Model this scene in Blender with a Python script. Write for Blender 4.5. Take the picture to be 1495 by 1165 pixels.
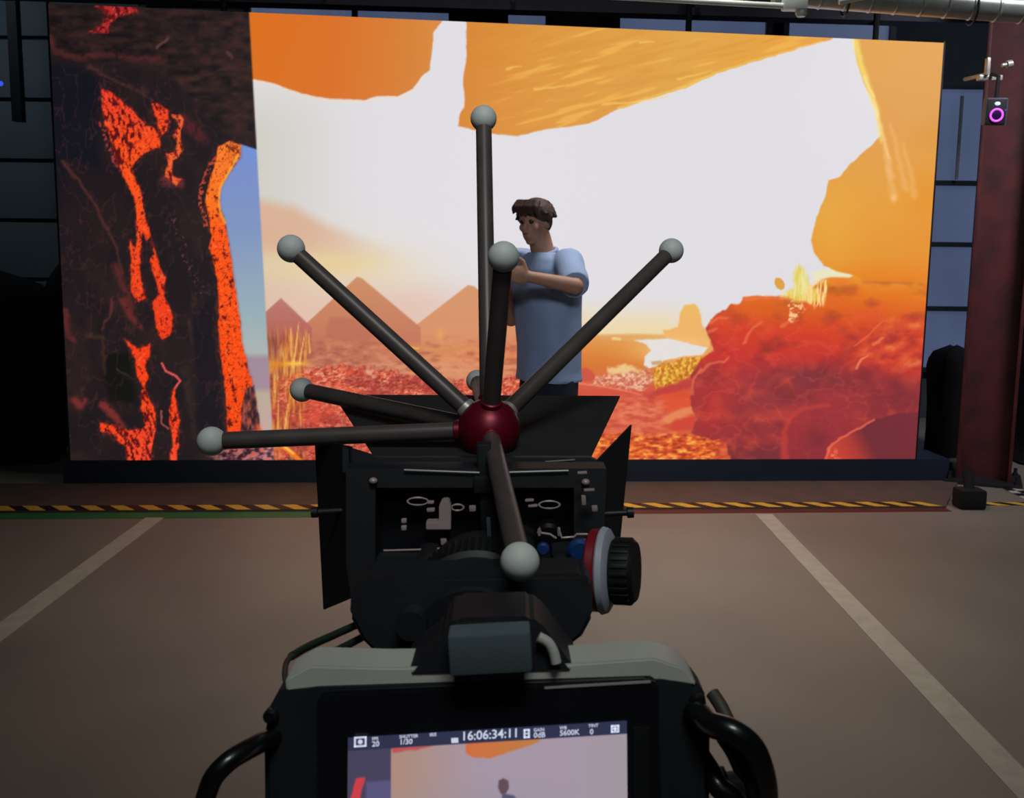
import bpy, bmesh, math, random
import numpy as np
from mathutils import Vector, Matrix, Quaternion, noise
random.seed(4)
PI = math.pi
sc = bpy.context.scene
for o in list(bpy.data.objects): bpy.data.objects.remove(o)
# ================================================================ camera, world, lights, exposure
FPX, CX, CY = 1500.0, 747.5, 582.5
EYE = Vector((0, 0, 1.5))
_p, _r = math.radians(8.1), math.radians(0.71)
FW = Vector((0, math.cos(_p), -math.sin(_p))); _R = Vector((1, 0, 0)); _U = _R.cross(FW)
RT = _R*math.cos(_r)+_U*math.sin(_r); UP = _U*math.cos(_r)-_R*math.sin(_r)
cd = bpy.data.cameras.new('camera'); co = bpy.data.objects.new('camera', cd); sc.collection.objects.link(co)
co.matrix_world = Matrix(((RT.x, UP.x, -FW.x, 0), (RT.y, UP.y, -FW.y, 0), (RT.z, UP.z, -FW.z, 1.5), (0, 0, 0, 1)))
cd.sensor_width = 36; cd.lens = 36*FPX/1495; cd.clip_start = .02; cd.clip_end = 100
cd.dof.use_dof = True; cd.dof.focus_distance = 1.1; cd.dof.aperture_fstop = 30.0
sc.camera = co
w = bpy.data.worlds.new('world'); sc.world = w; w.use_nodes = True
w.node_tree.nodes['Background'].inputs[0].default_value = (.25, .33, .5, 1); w.node_tree.nodes['Background'].inputs[1].default_value = .1
def area(name, loc, target, sx, sy, power, col, spread=180):
    l = bpy.data.lights.new(name, 'AREA'); l.shape = 'RECTANGLE'; l.size = sx; l.size_y = sy; l.energy = power; l.spread = math.radians(spread); l.color = col
    o = bpy.data.objects.new(name, l); sc.collection.objects.link(o); o.location = loc
    o.rotation_euler = (Vector(target)-Vector(loc)).to_track_quat('-Z', 'Y').to_euler(); return o
area('unseen_lamp', (.9, 5.0, 4.0), (.5, 5.0, 0), 1.4, .8, 25, (1, .93, .84), 95)  # added: stands in for stronger light from the video wall on the floor
area('unseen_lamp', (.12, -.35, 2.75), (.05, .9, 1.2), .6, .3, 8.5, (.93, 1, .95))
area('unseen_lamp', (.4, -2.6, 3.6), (.15, 5, 1.5), 1.6, .6, 5, (.9, .95, 1), 40)  # added narrow fill that brightens the person
area('unseen_lamp', (4.2, 7.6, 4.1), (4.0, 9.0, 0), 1.2, .5, 9, (.8, .88, 1))
area('unseen_lamp', (3.6, 4.4, 4.1), (3.2, 6.8, 1.6), 1.0, .4, 16, (.95, .93, 1), 70)  # added to brighten the red column
area('unseen_lamp', (-4.8, 7.6, 4.1), (-4.6, 9.6, 1.2), 1.6, .4, 6, (.75, .9, 1))  # added to brighten the cladding at the back left
vs = sc.view_settings; sc.display_settings.display_device = 'sRGB'
vs.view_transform = 'Standard'; vs.look = 'None'; vs.exposure = 0; vs.gamma = 1; vs.use_curve_mapping = False

# ================================================================ helpers
def at(px, py, d):                                  # a point seen at (px, py), d metres in front of the eye
    return EYE+FW*d+RT*((px-CX)/FPX*d)-UP*((py-CY)/FPX*d)
def ray(px, py): return FW+RT*((px-CX)/FPX)-UP*((py-CY)/FPX)
def at_z(px, py, z): d = ray(px, py); return EYE+d*((z-EYE.z)/d.z)
def at_y(px, py, y): d = ray(px, py); return EYE+d*(y/d.y)
def lin(c): c = c/255.; return c/12.92 if c <= .04045 else ((c+.055)/1.055)**2.4
def L3(c): return (lin(c[0]), lin(c[1]), lin(c[2]), 1)
def mat(name, rgb, rough=.6, metal=0., var=.12, scale=20., bump=0., rgb2=None, emis=0., spec=.5, stretch=None, coat=0.):
    m = bpy.data.materials.new(name); m.use_nodes = True; nt = m.node_tree; n = nt.nodes; b = n['Principled BSDF']
    c = L3(rgb); c2 = L3(rgb2) if rgb2 else tuple(x*(1-var*2) for x in c[:3])+(1,)
    tc = n.new('ShaderNodeTexCoord'); mp = n.new('ShaderNodeMapping'); ns = n.new('ShaderNodeTexNoise'); ns.inputs['Scale'].default_value = scale; ns.inputs['Detail'].default_value = 5
    if stretch: mp.inputs['Scale'].default_value = stretch
    nt.links.new(tc.outputs['Object'], mp.inputs[0]); nt.links.new(mp.outputs[0], ns.inputs['Vector'])
    rp = n.new('ShaderNodeValToRGB'); rp.color_ramp.elements[0].position = .35; rp.color_ramp.elements[1].position = .65
    rp.color_ramp.elements[0].color = c2; rp.color_ramp.elements[1].color = c
    nt.links.new(ns.outputs[0], rp.inputs[0]); nt.links.new(rp.outputs[0], b.inputs['Base Color'])
    b.inputs['Roughness'].default_value = rough; b.inputs['Metallic'].default_value = metal; b.inputs['Specular IOR Level'].default_value = spec
    b.inputs['Coat Weight'].default_value = coat
    if bump:
        bp = n.new('ShaderNodeBump'); bp.inputs['Strength'].default_value = bump; bp.inputs['Distance'].default_value = .01
        nt.links.new(ns.outputs[0], bp.inputs['Height']); nt.links.new(bp.outputs[0], b.inputs['Normal'])
    if emis:
        nt.links.new(rp.outputs[0], b.inputs['Emission Color']); b.inputs['Emission Strength'].default_value = emis
    return m
def mat_display(name):                              # a lit screen: shows the picture stored on its pixels
    m = bpy.data.materials.new(name); m.use_nodes = True; nt = m.node_tree; n = nt.nodes; b = n['Principled BSDF']
    a = n.new('ShaderNodeVertexColor'); a.layer_name = 'picture'
    b.inputs['Base Color'].default_value = (.01, .01, .012, 1); b.inputs['Roughness'].default_value = .5
    nt.links.new(a.outputs['Color'], b.inputs['Emission Color']); b.inputs['Emission Strength'].default_value = 1
    return m
ORG = {}
def link(o): sc.collection.objects.link(o); return o
def thing(name, label, cat, loc, group=None):
    o = bpy.data.objects.new(name, None); link(o); o.location = loc; o.empty_display_size = .1; ORG[o] = Vector(loc)
    o['label'] = label; o['category'] = cat
    if group: o['group'] = group
    return o
def tag(o, label, cat, group=None):
    o['label'] = label; o['category'] = cat
    if group: o['group'] = group
    return o
def obj(name, bm, m, parent=None, smooth=True, org=None):
    if parent is not None: base = ORG[parent]
    elif org is not None: base = Vector(org)
    else:
        xs = [v.co for v in bm.verts]; base = Vector(((min(v.x for v in xs)+max(v.x for v in xs))/2, (min(v.y for v in xs)+max(v.y for v in xs))/2, min(v.z for v in xs)))
    own = base
    bmesh.ops.translate(bm, vec=-base, verts=bm.verts)
    me = bpy.data.meshes.new(name); bm.to_mesh(me); bm.free()
    for mm in (m if isinstance(m, (list, tuple)) else [m]): me.materials.append(mm)
    if smooth:
        try:
            me.shade_smooth(); me.set_sharp_from_angle(angle=math.radians(38))
        except Exception: pass
    o = bpy.data.objects.new(name, me); link(o); ORG[o] = own
    if parent is not None: o.parent = parent
    else: o.location = base
    return o
def struct(name, bm, m, parent=None, smooth=False):
    o = obj(name, bm, m, parent, smooth)
    if parent is None: o['kind'] = 'structure'
    return o
def NB(): return bmesh.new()
def frame(x, y, z): return Matrix(((x.x, y.x, z.x), (x.y, y.y, z.y), (x.z, y.z, z.z)))
I3 = Matrix.Identity(3)
def box(bm, c, s, rot=I3, bev=0., seg=2, mi=0):
    r = bmesh.ops.create_cube(bm, size=1); vs_ = r['verts']
    for v in vs_: v.co = Vector((v.co.x*s[0], v.co.y*s[1], v.co.z*s[2]))
    es = list({e for v in vs_ for e in v.link_edges})
    if bev > 0:
        rr = bmesh.ops.bevel(bm, geom=es, offset=min(bev, min(s)*.49), segments=seg, affect='EDGES', profile=.6)
        vs_ = list({v for f in rr['faces'] for v in f.verts}|{v for v in vs_ if v.is_valid})
    fs = {f for v in vs_ for f in v.link_faces}
    for v in vs_: v.co = rot @ v.co+Vector(c)
    for f in fs: f.material_index = mi
    return bm
def ring_frames(pts):
    T = [(pts[min(i+1, len(pts)-1)]-pts[max(i-1, 0)]).normalized() for i in range(len(pts))]
    n = T[0].orthogonal().normalized(); out = []
    for t in T:
        n = (n-t*n.dot(t)).normalized(); out.append((n, t.cross(n)))
    return out
def tube(bm, pts, r, n=16, cap=True, flat=1., smoothp=0):
    pts = [Vector(p) for p in pts]
    if smoothp:
        q = []
        P_ = [pts[0]]+pts+[pts[-1]]
        for i in range(1, len(P_)-2):
            for k in range(smoothp):
                t = k/smoothp; a, b, c, d = P_[i-1:i+3]
                q.append(.5*((2*b)+(c-a)*t+(2*a-5*b+4*c-d)*t*t+(3*b-a-3*c+d)*t**3))
        q.append(pts[-1]); pts = q
    rs = r if isinstance(r, (list, tuple)) else [r]
    fr = ring_frames(pts); rings = []
    for i, p in enumerate(pts):
        t = i/(len(pts)-1)*(len(rs)-1); k = min(int(t), len(rs)-2) if len(rs) > 1 else 0
        rr = rs[0] if len(rs) == 1 else rs[k]*(1-(t-k))+rs[k+1]*(t-k)
        a, b = fr[i]
        rings.append([bm.verts.new(p+a*math.cos(2*PI*j/n)*rr+b*math.sin(2*PI*j/n)*rr*flat) for j in range(n)])
    for i in range(len(rings)-1):
        for j in range(n): bm.faces.new((rings[i][j], rings[i][(j+1) % n], rings[i+1][(j+1) % n], rings[i+1][j]))
    if cap: bm.faces.new(rings[0][::-1]); bm.faces.new(rings[-1])
    return bm
def lathe(bm, base, axis, prof, n=32, mi=0):        # prof: (distance along the axis, radius)
    axis = Vector(axis).normalized(); a = axis.orthogonal().normalized(); b = axis.cross(a); rings = []
    for h, r in prof:
        rings.append([bm.verts.new(Vector(base)+axis*h+(a*math.cos(2*PI*j/n)+b*math.sin(2*PI*j/n))*max(r, 1e-4)) for j in range(n)])
    for i in range(len(rings)-1):
        for j in range(n):
            f = bm.faces.new((rings[i][j], rings[i][(j+1) % n], rings[i+1][(j+1) % n], rings[i+1][j])); f.material_index = mi
    f = bm.faces.new(rings[0][::-1]); f.material_index = mi; f = bm.faces.new(rings[-1]); f.material_index = mi
    return bm
def ball(bm, c, r, n=32, m=20, sc3=(1, 1, 1), rot=I3):
    res = bmesh.ops.create_uvsphere(bm, u_segments=n, v_segments=m, radius=1)
    for v in res['verts']: v.co = rot @ Vector((v.co.x*r*sc3[0], v.co.y*r*sc3[1], v.co.z*r*sc3[2]))+Vector(c)
    return bm
def torus(bm, c, ax, R_, r_, n=28, m=10, sx=1., sy=1., up=None):
    ax = Vector(ax).normalized(); a = (Vector(up)-ax*ax.dot(Vector(up))).normalized() if up is not None else ax.orthogonal().normalized(); b = ax.cross(a)
    g = []
    for i in range(n):
        t = 2*PI*i/n; d = a*math.cos(t)*sy+b*math.sin(t)*sx
        g.append([bm.verts.new(Vector(c)+d*R_+(d.normalized()*math.cos(2*PI*j/m)+ax*math.sin(2*PI*j/m))*r_) for j in range(m)])
    for i in range(n):
        for j in range(m): bm.faces.new((g[i][j], g[(i+1) % n][j], g[(i+1) % n][(j+1) % m], g[i][(j+1) % m]))
    return bm
def prism(bm, pts, off):                            # closed outline (3-D points) pushed along off
    a = [bm.verts.new(Vector(p)) for p in pts]; b = [bm.verts.new(Vector(p)+Vector(off)) for p in pts]; n = len(pts)
    bm.faces.new(a[::-1]); bm.faces.new(b)
    for i in range(n): bm.faces.new((a[i], a[(i+1) % n], b[(i+1) % n], b[i]))
    bmesh.ops.recalc_face_normals(bm, faces=bm.faces); return bm
def bevel_all(bm, w, seg=2):
    bmesh.ops.bevel(bm, geom=[e for e in bm.edges if e.is_manifold and e.calc_face_angle(0) > .5], offset=w, segments=seg, affect='EDGES'); return bm
def remeshed(bm, voxel, smooth=3, fac=.5):          # one continuous skin over overlapping lofts
    me = bpy.data.meshes.new('tmp'); bm.to_mesh(me); bm.free(); o = bpy.data.objects.new('tmp', me); link(o)
    r = o.modifiers.new('r', 'REMESH'); r.mode = 'VOXEL'; r.voxel_size = voxel
    if smooth: s = o.modifiers.new('s', 'SMOOTH'); s.iterations = smooth; s.factor = fac
    bpy.context.view_layer.update()
    ev = o.evaluated_get(bpy.context.evaluated_depsgraph_get()); out = bmesh.new(); out.from_mesh(ev.to_mesh()); ev.to_mesh_clear()
    bpy.data.objects.remove(o); bpy.data.meshes.remove(me); return out
def text_bm(s, size, o, ux, uy, thick=.0001, align='LEFT'):
    cu = bpy.data.curves.new('t', 'FONT'); cu.body = s; cu.size = size; cu.extrude = thick; cu.align_x = align; cu.resolution_u = 3; cu.offset = size*.012
    ob = bpy.data.objects.new('t', cu); link(ob); bpy.context.view_layer.update()
    ev = ob.evaluated_get(bpy.context.evaluated_depsgraph_get()); bm = bmesh.new(); bm.from_mesh(ev.to_mesh()); ev.to_mesh_clear(); bpy.data.objects.remove(ob)
    un = ux.cross(uy); fr = frame(ux, uy, un)
    for v in bm.verts: v.co = fr @ v.co+Vector(o)
    return bm
# ---------------------------------------------------------------- picture shown by the LED wall
_rng = np.random.RandomState(7)
_tab = _rng.rand(256, 256)
def vnoise(x, y, s=0):
    x = x + s*17.3; y = y + s*9.7
    xi = np.floor(x).astype(int); yi = np.floor(y).astype(int)
    fx = x-xi; fy = y-yi
    fx = fx*fx*(3-2*fx); fy = fy*fy*(3-2*fy)
    a = _tab[xi % 256, yi % 256]; b = _tab[(xi+1) % 256, yi % 256]
    c = _tab[xi % 256, (yi+1) % 256]; d = _tab[(xi+1) % 256, (yi+1) % 256]
    return a*(1-fx)*(1-fy)+b*fx*(1-fy)+c*(1-fx)*fy+d*fx*fy
def fbm(x, y, s=0, o=4):
    v = 0; a = .5; t = 0
    for k in range(o):
        v = v+a*vnoise(x*2**k, y*2**k, s+k*3); t += a; a *= .5
    return v/t
def sm(a, b, v):
    t = np.clip((v-a)/(b-a), 0, 1); return t*t*(3-2*t)
def segd(X, Y, x0, y0, x1, y1):
    dx, dy = x1-x0, y1-y0
    t = np.clip(((X-x0)*dx+(Y-y0)*dy)/(dx*dx+dy*dy+1e-9), 0, 1)
    return np.hypot(X-x0-t*dx, Y-y0-t*dy), t
class Art:
    def __init__(s, X, Y):
        s.X, s.Y = X, Y; s.C = np.zeros(X.shape+(3,))
        s.wx = (fbm(X/9, Y/9, 1, 3)-.5); s.wy = (fbm(X/9, Y/9, 5, 3)-.5)
    def mix(s, m, col):
        if not isinstance(col, np.ndarray): col = np.array(col, float)
        s.C += (col-s.C)*m[..., None]
    def poly(s, pts, soft=1.2, warp=0, clip=None):
        pts = np.array(pts, float); lo = pts.min(0)-8-soft-warp; hi = pts.max(0)+8+soft+warp
        sel = (s.X > lo[0]) & (s.X < hi[0]) & (s.Y > lo[1]) & (s.Y < hi[1])
        X = s.X[sel]+warp*s.wx[sel]; Y = s.Y[sel]+warp*s.wy[sel]
        ins = np.zeros(X.shape, bool); D = np.full(X.shape, 1e9); n = len(pts)
        for i in range(n):
            x0, y0 = pts[i]; x1, y1 = pts[(i+1) % n]
            d, _ = segd(X, Y, x0, y0, x1, y1); D = np.minimum(D, d)
            if y0 != y1:
                ins ^= ((y0 > Y) != (y1 > Y)) & (X < (x1-x0)*(Y-y0)/(y1-y0)+x0)
        sd = np.where(ins, -D, D)
        m = np.zeros(s.X.shape); m[sel] = 1-sm(-soft, soft, sd)
        if clip is not None: m = m*clip
        return m
    def line(s, pts, w0, w1=None, warp=0, soft=.6):
        w1 = w0 if w1 is None else w1
        pts = np.array(pts, float); lo = pts.min(0)-12-warp; hi = pts.max(0)+12+warp
        sel = (s.X > lo[0]) & (s.X < hi[0]) & (s.Y > lo[1]) & (s.Y < hi[1])
        X = s.X[sel]+warp*s.wx[sel]; Y = s.Y[sel]+warp*s.wy[sel]
        v = np.zeros(X.shape); n = len(pts)-1
        for i in range(n):
            d, t = segd(X, Y, *pts[i], *pts[i+1])
            w = (w0+(w1-w0)*(i+t)/n)/2
            v = np.maximum(v, 1-sm(w-soft, w+soft, d))
        m = np.zeros(s.X.shape); m[sel] = v; return m
    def blob(s, cx, cy, rx, ry, p=1.):
        return np.exp(-(((s.X-cx)/rx)**2+((s.Y-cy)/ry)**2)*p)
    def grad(s, stops, v):
        ks = [k for k, _ in stops]; cs = np.array([c for _, c in stops], float)
        return np.stack([np.interp(v, ks, cs[:, i]) for i in range(3)], -1)

def paint_wall(X, Y):
    a = Art(X, Y); seam = 363+(Y-13)*37/659
    M = sm(-1.5, 1.5, X-seam)                       # inside the tracked frame (right of the seam)
    mid = fbm(X/22, Y/22, 2); fine = fbm(X/5, Y/5, 3, 3); vf = vnoise(X/2.3, Y/2.3, 4)
    # ============ right part: bright desert seen from a cave mouth
    a.C[:] = (224, 221, 226)
    a.mix(.8*np.exp(-((X-370)/110)**2)*sm(80, 200, Y), (205, 203, 190))
    warm = a.grad([(380, (210, 185, 160)), (470, (228, 215, 175)), (620, (232, 224, 200)), (1060, (226, 222, 214))], X)
    a.mix(sm(290, 420, Y+.0*X)*sm(760, 420, X)*.75, warm)
    a.mix(a.poly([(370, 290), (430, 303), (480, 330), (545, 352), (620, 372), (560, 380), (470, 376), (370, 372)], 12)*.85*sm(600, 430, X), (218, 172, 142))
    a.mix(sm(345, 395, Y+10*mid)*sm(700, 480, X)*.6*(1-sm(395, 440, Y)), (230, 206, 162))
    a.mix(sm(385, 450, Y)*sm(760, 600, X)*.85, (226, 190, 172))
    a.mix(a.blob(490, 385, 60, 14)*.6, (232, 200, 140))
    a.mix(sm(425, 490, Y)*sm(830, 860, X)*sm(1060, 960, X)*.85, (238, 214, 160))
    a.mix(sm(430, 480, Y)*sm(690, 740, X)*sm(870, 840, X)*.6, (238, 205, 160))
    # far pyramids
    a.mix(a.poly([(600, 480), (683, 416), (692, 418), (806, 508), (806, 530), (600, 530)], 1.5), a.grad([(416, (212, 148, 102)), (500, (216, 144, 104))], Y))
    a.mix(a.poly([(446, 473), (521, 404), (528, 406), (614, 478), (614, 530), (446, 530)], 1.5), a.grad([(404, (204, 142, 100)), (500, (196, 118, 90))], Y))
    a.mix(a.poly([(380, 462), (410, 435), (455, 478), (455, 530), (380, 530)], 1.5), a.grad([(436, (188, 122, 112)), (490, (180, 98, 86))], Y))
    a.mix(a.poly([(476, 478), (482, 464), (515, 464), (545, 480), (545, 495), (476, 495)], 4, 5)*.5, (180, 102, 80))
    g = sm(484, 512, Y+8*(mid-.5))*sm(860, 830, X)
    a.mix(g*.85, a.grad([(400, (178, 98, 80)), (560, (196, 116, 86)), (640, (214, 134, 86)), (720, (214, 120, 80))], X))
    b2n = fbm(X/13, Y/5, 17, 3)
    a.mix(g*sm(.55, .72, b2n)*.4, (226, 158, 112))
    a.mix(g*sm(.45, .3, b2n)*.4, (150, 78, 66))
    a.mix(a.line([(590, 505), (612, 509), (700, 508)], 3, 2)*.6, (206, 150, 70))
    a.mix(a.line([(592, 506), (610, 509)], 5, 3)*.8, (235, 175, 60))
    a.mix(a.blob(643, 488, 5, 9)*.6, (236, 170, 80))
    # red stony ground on the left
    sY = np.clip((Y-520)/120, .25, 1.2); peb = fbm(X/(3+3*sY), Y/(1.8+2.4*sY), 9, 2)*.8+.2*fbm(X/30, Y/12, 14, 2); peb2 = vnoise(X/3.2+Y/5, Y/2.4, 12)
    red = a.grad([(.1, (96, 34, 30)), (.36, (168, 56, 42)), (.52, (210, 84, 58)), (.7, (230, 122, 92)), (.9, (246, 186, 156))], .7*peb+.3*peb2+.02)
    edge = np.interp(X, [380, 440, 500, 560, 610, 660, 720, 860], [560, 540, 533, 540, 548, 556, 552, 540])
    rg = sm(-5, 5, Y-edge+14*(fine-.5))*sm(868, 858, X)
    a.mix(rg, red)
    cell = np.abs(fbm((X+Y*.5)/7, Y/4.2, 19, 2)-.5); cell2 = np.abs(fbm((X-Y*.6)/6, Y/3.6, 23, 2)-.5)
    a.mix(rg*sm(.035, .0, cell)*.75, (110, 34, 30)); a.mix(rg*sm(.03, .0, cell2)*.6, (90, 32, 34))
    a.mix(rg*sm(.62, .74, fbm(X/4.5, Y/2.6, 27, 2))*.6, (252, 186, 150))
    a.mix(rg*sm(.58, .72, fbm(X/34, Y/14, 29, 3))*.5, (232, 100, 62)); a.mix(rg*sm(.44, .3, fbm(X/40, Y/18, 30, 3))*.45, (150, 50, 48))
    a.mix(rg*sm(560, 640, Y)*.35*sm(620, 400, X), (190, 60, 55))
    a.mix(a.blob(538, 543, 5, 4)*.9, (232, 180, 150)); a.mix(a.blob(545, 550, 4, 3)*.7, (232, 170, 150))
    # dark chunks + grass at the far left of that part
    a.mix(sm(.55, .7, fbm(X/9, Y/7, 21, 3))*sm(600, 640, Y)*sm(620, 460, X)*.75, (70, 36, 40))
    gr = fbm(X/2.4, Y/22, 31, 3); gm = sm(455, 440, X+10*(fine-.5))*sm(478, 500, Y+30*(vnoise(X/4, Y/40, 33)-.5))*(1-sm(640, 660, Y)*.4)
    a.mix(gm*.7*sm(.3, .6, fbm(X/12, Y/30, 35, 2)+.12), a.grad([(0, (105, 45, 45)), (.4, (160, 75, 50)), (.55, (206, 110, 50)), (.7, (232, 165, 70)), (1, (250, 215, 120))], gr+.05))
    a.mix(gm*a.blob(397, 500, 14, 28)*.6, (120, 60, 65))
    a.mix(a.blob(428, 531, 22, 3.5)*.95, (252, 198, 70)); a.mix(a.blob(405, 533, 14, 6)*.7, (220, 130, 30))
    for i, (x, y0, y1) in enumerate(((428, 480, 520), (418, 505, 528), (432, 470, 528), (455, 488, 515), (448, 505, 530), (440, 490, 530), (410, 560, 640), (424, 545, 600), (416, 590, 650))):
        a.mix(a.line([(x-3, y1), (x+(i % 3-1)*4, y0)], 2.5, 1)*.75, ((240, 185, 90), (225, 150, 50), (250, 205, 120))[i % 3])
    a.mix(a.blob(460, 590, 14, 30)*.6, (214, 74, 58))
    a.mix(a.line([(411, 650), (424, 660), (440, 674)], 8, 6), (240, 120, 30)); a.mix(a.line([(414, 651), (428, 662)], 4, 3), (246, 190, 80))
    # ground right of the person
    a.mix(sm(486, 492, Y)*sm(838, 845, X), a.grad([(488, (222, 160, 92)), (505, (222, 140, 62)), (530, (214, 118, 46)), (548, (214, 110, 60)), (575, (208, 78, 58)), (600, (216, 92, 62)), (675, (206, 84, 54))], Y))
    a.mix(a.poly([(860, 489), (930, 487), (1035, 492), (1035, 500), (900, 497)], 2)*.7, (222, 165, 95))
    a.mix(a.line([(895, 494), (905, 495)], 4)*.9, (240, 205, 140))
    a.mix(a.poly([(968, 482), (990, 477), (993, 456), (999, 445), (1014, 443), (1021, 452), (1025, 474), (1036, 492), (1036, 506), (1000, 500), (970, 492)], 1.6, 3), a.grad([(443, (236, 186, 100)), (500, (238, 172, 100))], Y))
    a.mix(a.blob(985, 512, 60, 20)*.75, (244, 208, 130)); a.mix(a.poly([(925, 497), (975, 494), (1000, 500), (1034, 508), (1025, 517), (995, 520), (970, 526), (962, 533), (948, 538), (940, 533), (941, 522), (950, 512), (944, 503)], 1.5, 3), (228, 222, 218))
    a.mix(a.poly([(950, 528), (965, 526), (968, 532), (952, 533)], 1.5)*.7, (190, 140, 70))
    ys = a.poly([(955, 538), (985, 526), (1010, 520), (1030, 520), (1012, 548), (985, 560), (958, 566), (952, 550)], 3, 12)
    a.mix(ys, a.grad([(0, (150, 80, 25)), (.45, (208, 130, 36)), (.65, (232, 178, 60)), (1, (250, 226, 130))], fbm(X/2.6, Y/3.6, 41, 2)))
    a.mix(a.poly([(885, 536), (915, 533), (935, 540), (925, 550), (890, 546)], 3, 10)*.85, (238, 208, 146))
    pk = a.poly([(865, 552), (900, 546), (945, 540), (960, 556), (935, 572), (900, 566), (866, 562)], 3, 10)
    a.mix(pk*.9, a.grad([(.2, (190, 90, 66)), (.55, (224, 146, 116)), (.8, (244, 205, 180))], fbm(X/3, Y/2.6, 44, 2)))
    a.mix(a.poly([(838, 540), (855, 537), (868, 545), (868, 556), (838, 557)], 2, 4), (206, 82, 62))
    a.mix(a.line([(840, 559), (880, 564), (920, 572), (940, 578)], 3, 2)*.7, (236, 130, 110))
    a.mix(a.poly([(935, 578), (1000, 554), (1010, 556), (1006, 580), (960, 590)], 3, 6)*.8, (186, 56, 54))
    a.mix(a.poly([(948, 584), (985, 572), (1008, 566), (1008, 592), (975, 600)], 3, 5)*.8, (222, 82, 44))
    a.mix(a.poly([(958, 615), (985, 600), (1012, 592), (1018, 598), (1000, 608), (975, 618)], 2.5, 4)*.9, (228, 136, 82))
    a.mix(a.poly([(965, 622), (1015, 606), (1020, 628), (985, 628)], 3, 4)*.8, (206, 62, 46))
    ss = fbm(X/7, Y/3.2, 51, 3); low = sm(628, 640, Y+10*(mid-.5))*sm(840, 850, X)*sm(1075, 1030, X)
    a.mix(low, a.grad([(.2, (150, 46, 28)), (.42, (204, 74, 34)), (.6, (232, 116, 48)), (.8, (248, 176, 80))], ss))
    a.mix(sm(570, 590, Y)*sm(845, 860, X)*sm(990, 950, X)*(1-low)*.55, a.grad([(.25, (190, 70, 60)), (.5, (220, 106, 76)), (.75, (238, 150, 112))], fbm(X/11, Y/4, 55, 3)))
    # the big red rock
    rock = a.poly([(1236, 400), (1200, 407), (1182, 425), (1165, 432), (1140, 432), (1098, 432), (1086, 434), (1080, 444), (1068, 443), (1060, 453), (1048, 455), (1037, 466), (1030, 480), (1038, 497), (1042, 512), (1030, 519), (1017, 532), (1008, 548), (1008, 590), (1018, 612), (1010, 632), (1030, 640), (1060, 645), (1070, 690), (1400, 690), (1400, 400)], 1.8, 5)
    yy = Y+.0*(X-1200)+16*(mid-.5)-.05*(X-1150)
    rc = a.grad([(395, (232, 150, 50)), (420, (228, 122, 28)), (445, (220, 98, 28)), (468, (214, 76, 32)), (490, (208, 60, 36)), (525, (194, 50, 46)), (555, (160, 50, 54)), (600, (152, 50, 54)), (640, (150, 48, 52)), (675, (130, 44, 52))], yy)
    a.mix(rock, rc)
    a.mix(rock*sm(1300, 1345, X)*sm(470, 400, Y)*.5, (230, 130, 30))
    a.mix(rock*a.blob(1185, 548, 62, 17)*.75, (112, 48, 56)); a.mix(rock*a.blob(1130, 575, 50, 18)*.4, (128, 52, 60))
    a.mix(rock*a.blob(1060, 520, 40, 40)*.35, (205, 48, 40)); a.mix(rock*a.blob(1040, 590, 34, 50)*.5, (196, 46, 42))
    a.mix(rock*a.blob(1120, 665, 60, 22)*.5, (104, 42, 50))
    rn = np.abs(fbm((X+Y*.4)/30, (Y-X*.25)/20, 61, 3)-.5); a.mix(rock*sm(.05, 0, rn)*.22, (236, 104, 66)); a.mix(rock*(.5-fbm(X/32, Y/20, 64, 3)).clip(0)*1.2, (110, 36, 44)); a.mix(rock*(fbm(X/26, Y/18, 66, 3)-.5).clip(0)*1., (228, 84, 54))
    rt = a.poly([(1235, 515), (1250, 500), (1275, 478), (1290, 466), (1345, 462), (1345, 545), (1300, 545), (1275, 530), (1255, 528), (1245, 540)], 7, 8)
    a.mix(rt*.7, a.grad([(.2, (160, 46, 42)), (.45, (206, 68, 42)), (.62, (222, 88, 46)), (.85, (236, 132, 78))], fbm(X/16+Y/30, Y/11, 67, 3)))
    a.mix(a.line([(1250, 537), (1257, 526), (1267, 519)], 4, 2, 3)*.9, (236, 130, 92))
    a.mix(a.line([(1248, 505), (1270, 488), (1290, 468)], 2.5, 2, 4)*.6, (240, 112, 64)); a.mix(a.line([(1276, 502), (1290, 492)], 5, 3, 5)*.6, (240, 130, 70))
    a.mix(rock*a.blob(1262, 552, 22, 16)*.5, (118, 40, 48)); a.mix(rock*a.blob(1310, 580, 44, 22)*.55, (112, 38, 48))
    b1 = a.poly([(1138, 668), (1142, 630), (1150, 608), (1170, 594), (1200, 587), (1235, 592), (1250, 612), (1248, 640), (1230, 672), (1140, 674)], 7, 5)
    a.mix(b1*.6, (156, 46, 54)); a.mix(a.line([(1146, 668), (1145, 632), (1152, 610), (1172, 596), (1210, 591)], 10, 5, 4, 4)*.6, (202, 66, 50)); a.mix(a.blob(1195, 640, 20, 22)*.45, (104, 38, 50))
    b2 = a.poly([(1205, 676), (1208, 655), (1222, 642), (1245, 630), (1275, 612), (1310, 604), (1350, 600), (1350, 676)], 2, 4)
    a.mix(b2, a.grad([(1205, (204, 66, 50)), (1240, (172, 56, 50)), (1268, (112, 42, 50)), (1340, (118, 42, 52))], X-.5*(Y-640)))
    a.mix(a.line([(1206, 672), (1209, 655), (1224, 642), (1246, 629), (1277, 612)], 5, 3, 4)*.8, (226, 100, 76)); a.mix(b2*a.blob(1215, 665, 12, 10)*sm(.45, .6, fine), (238, 120, 84))
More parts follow.
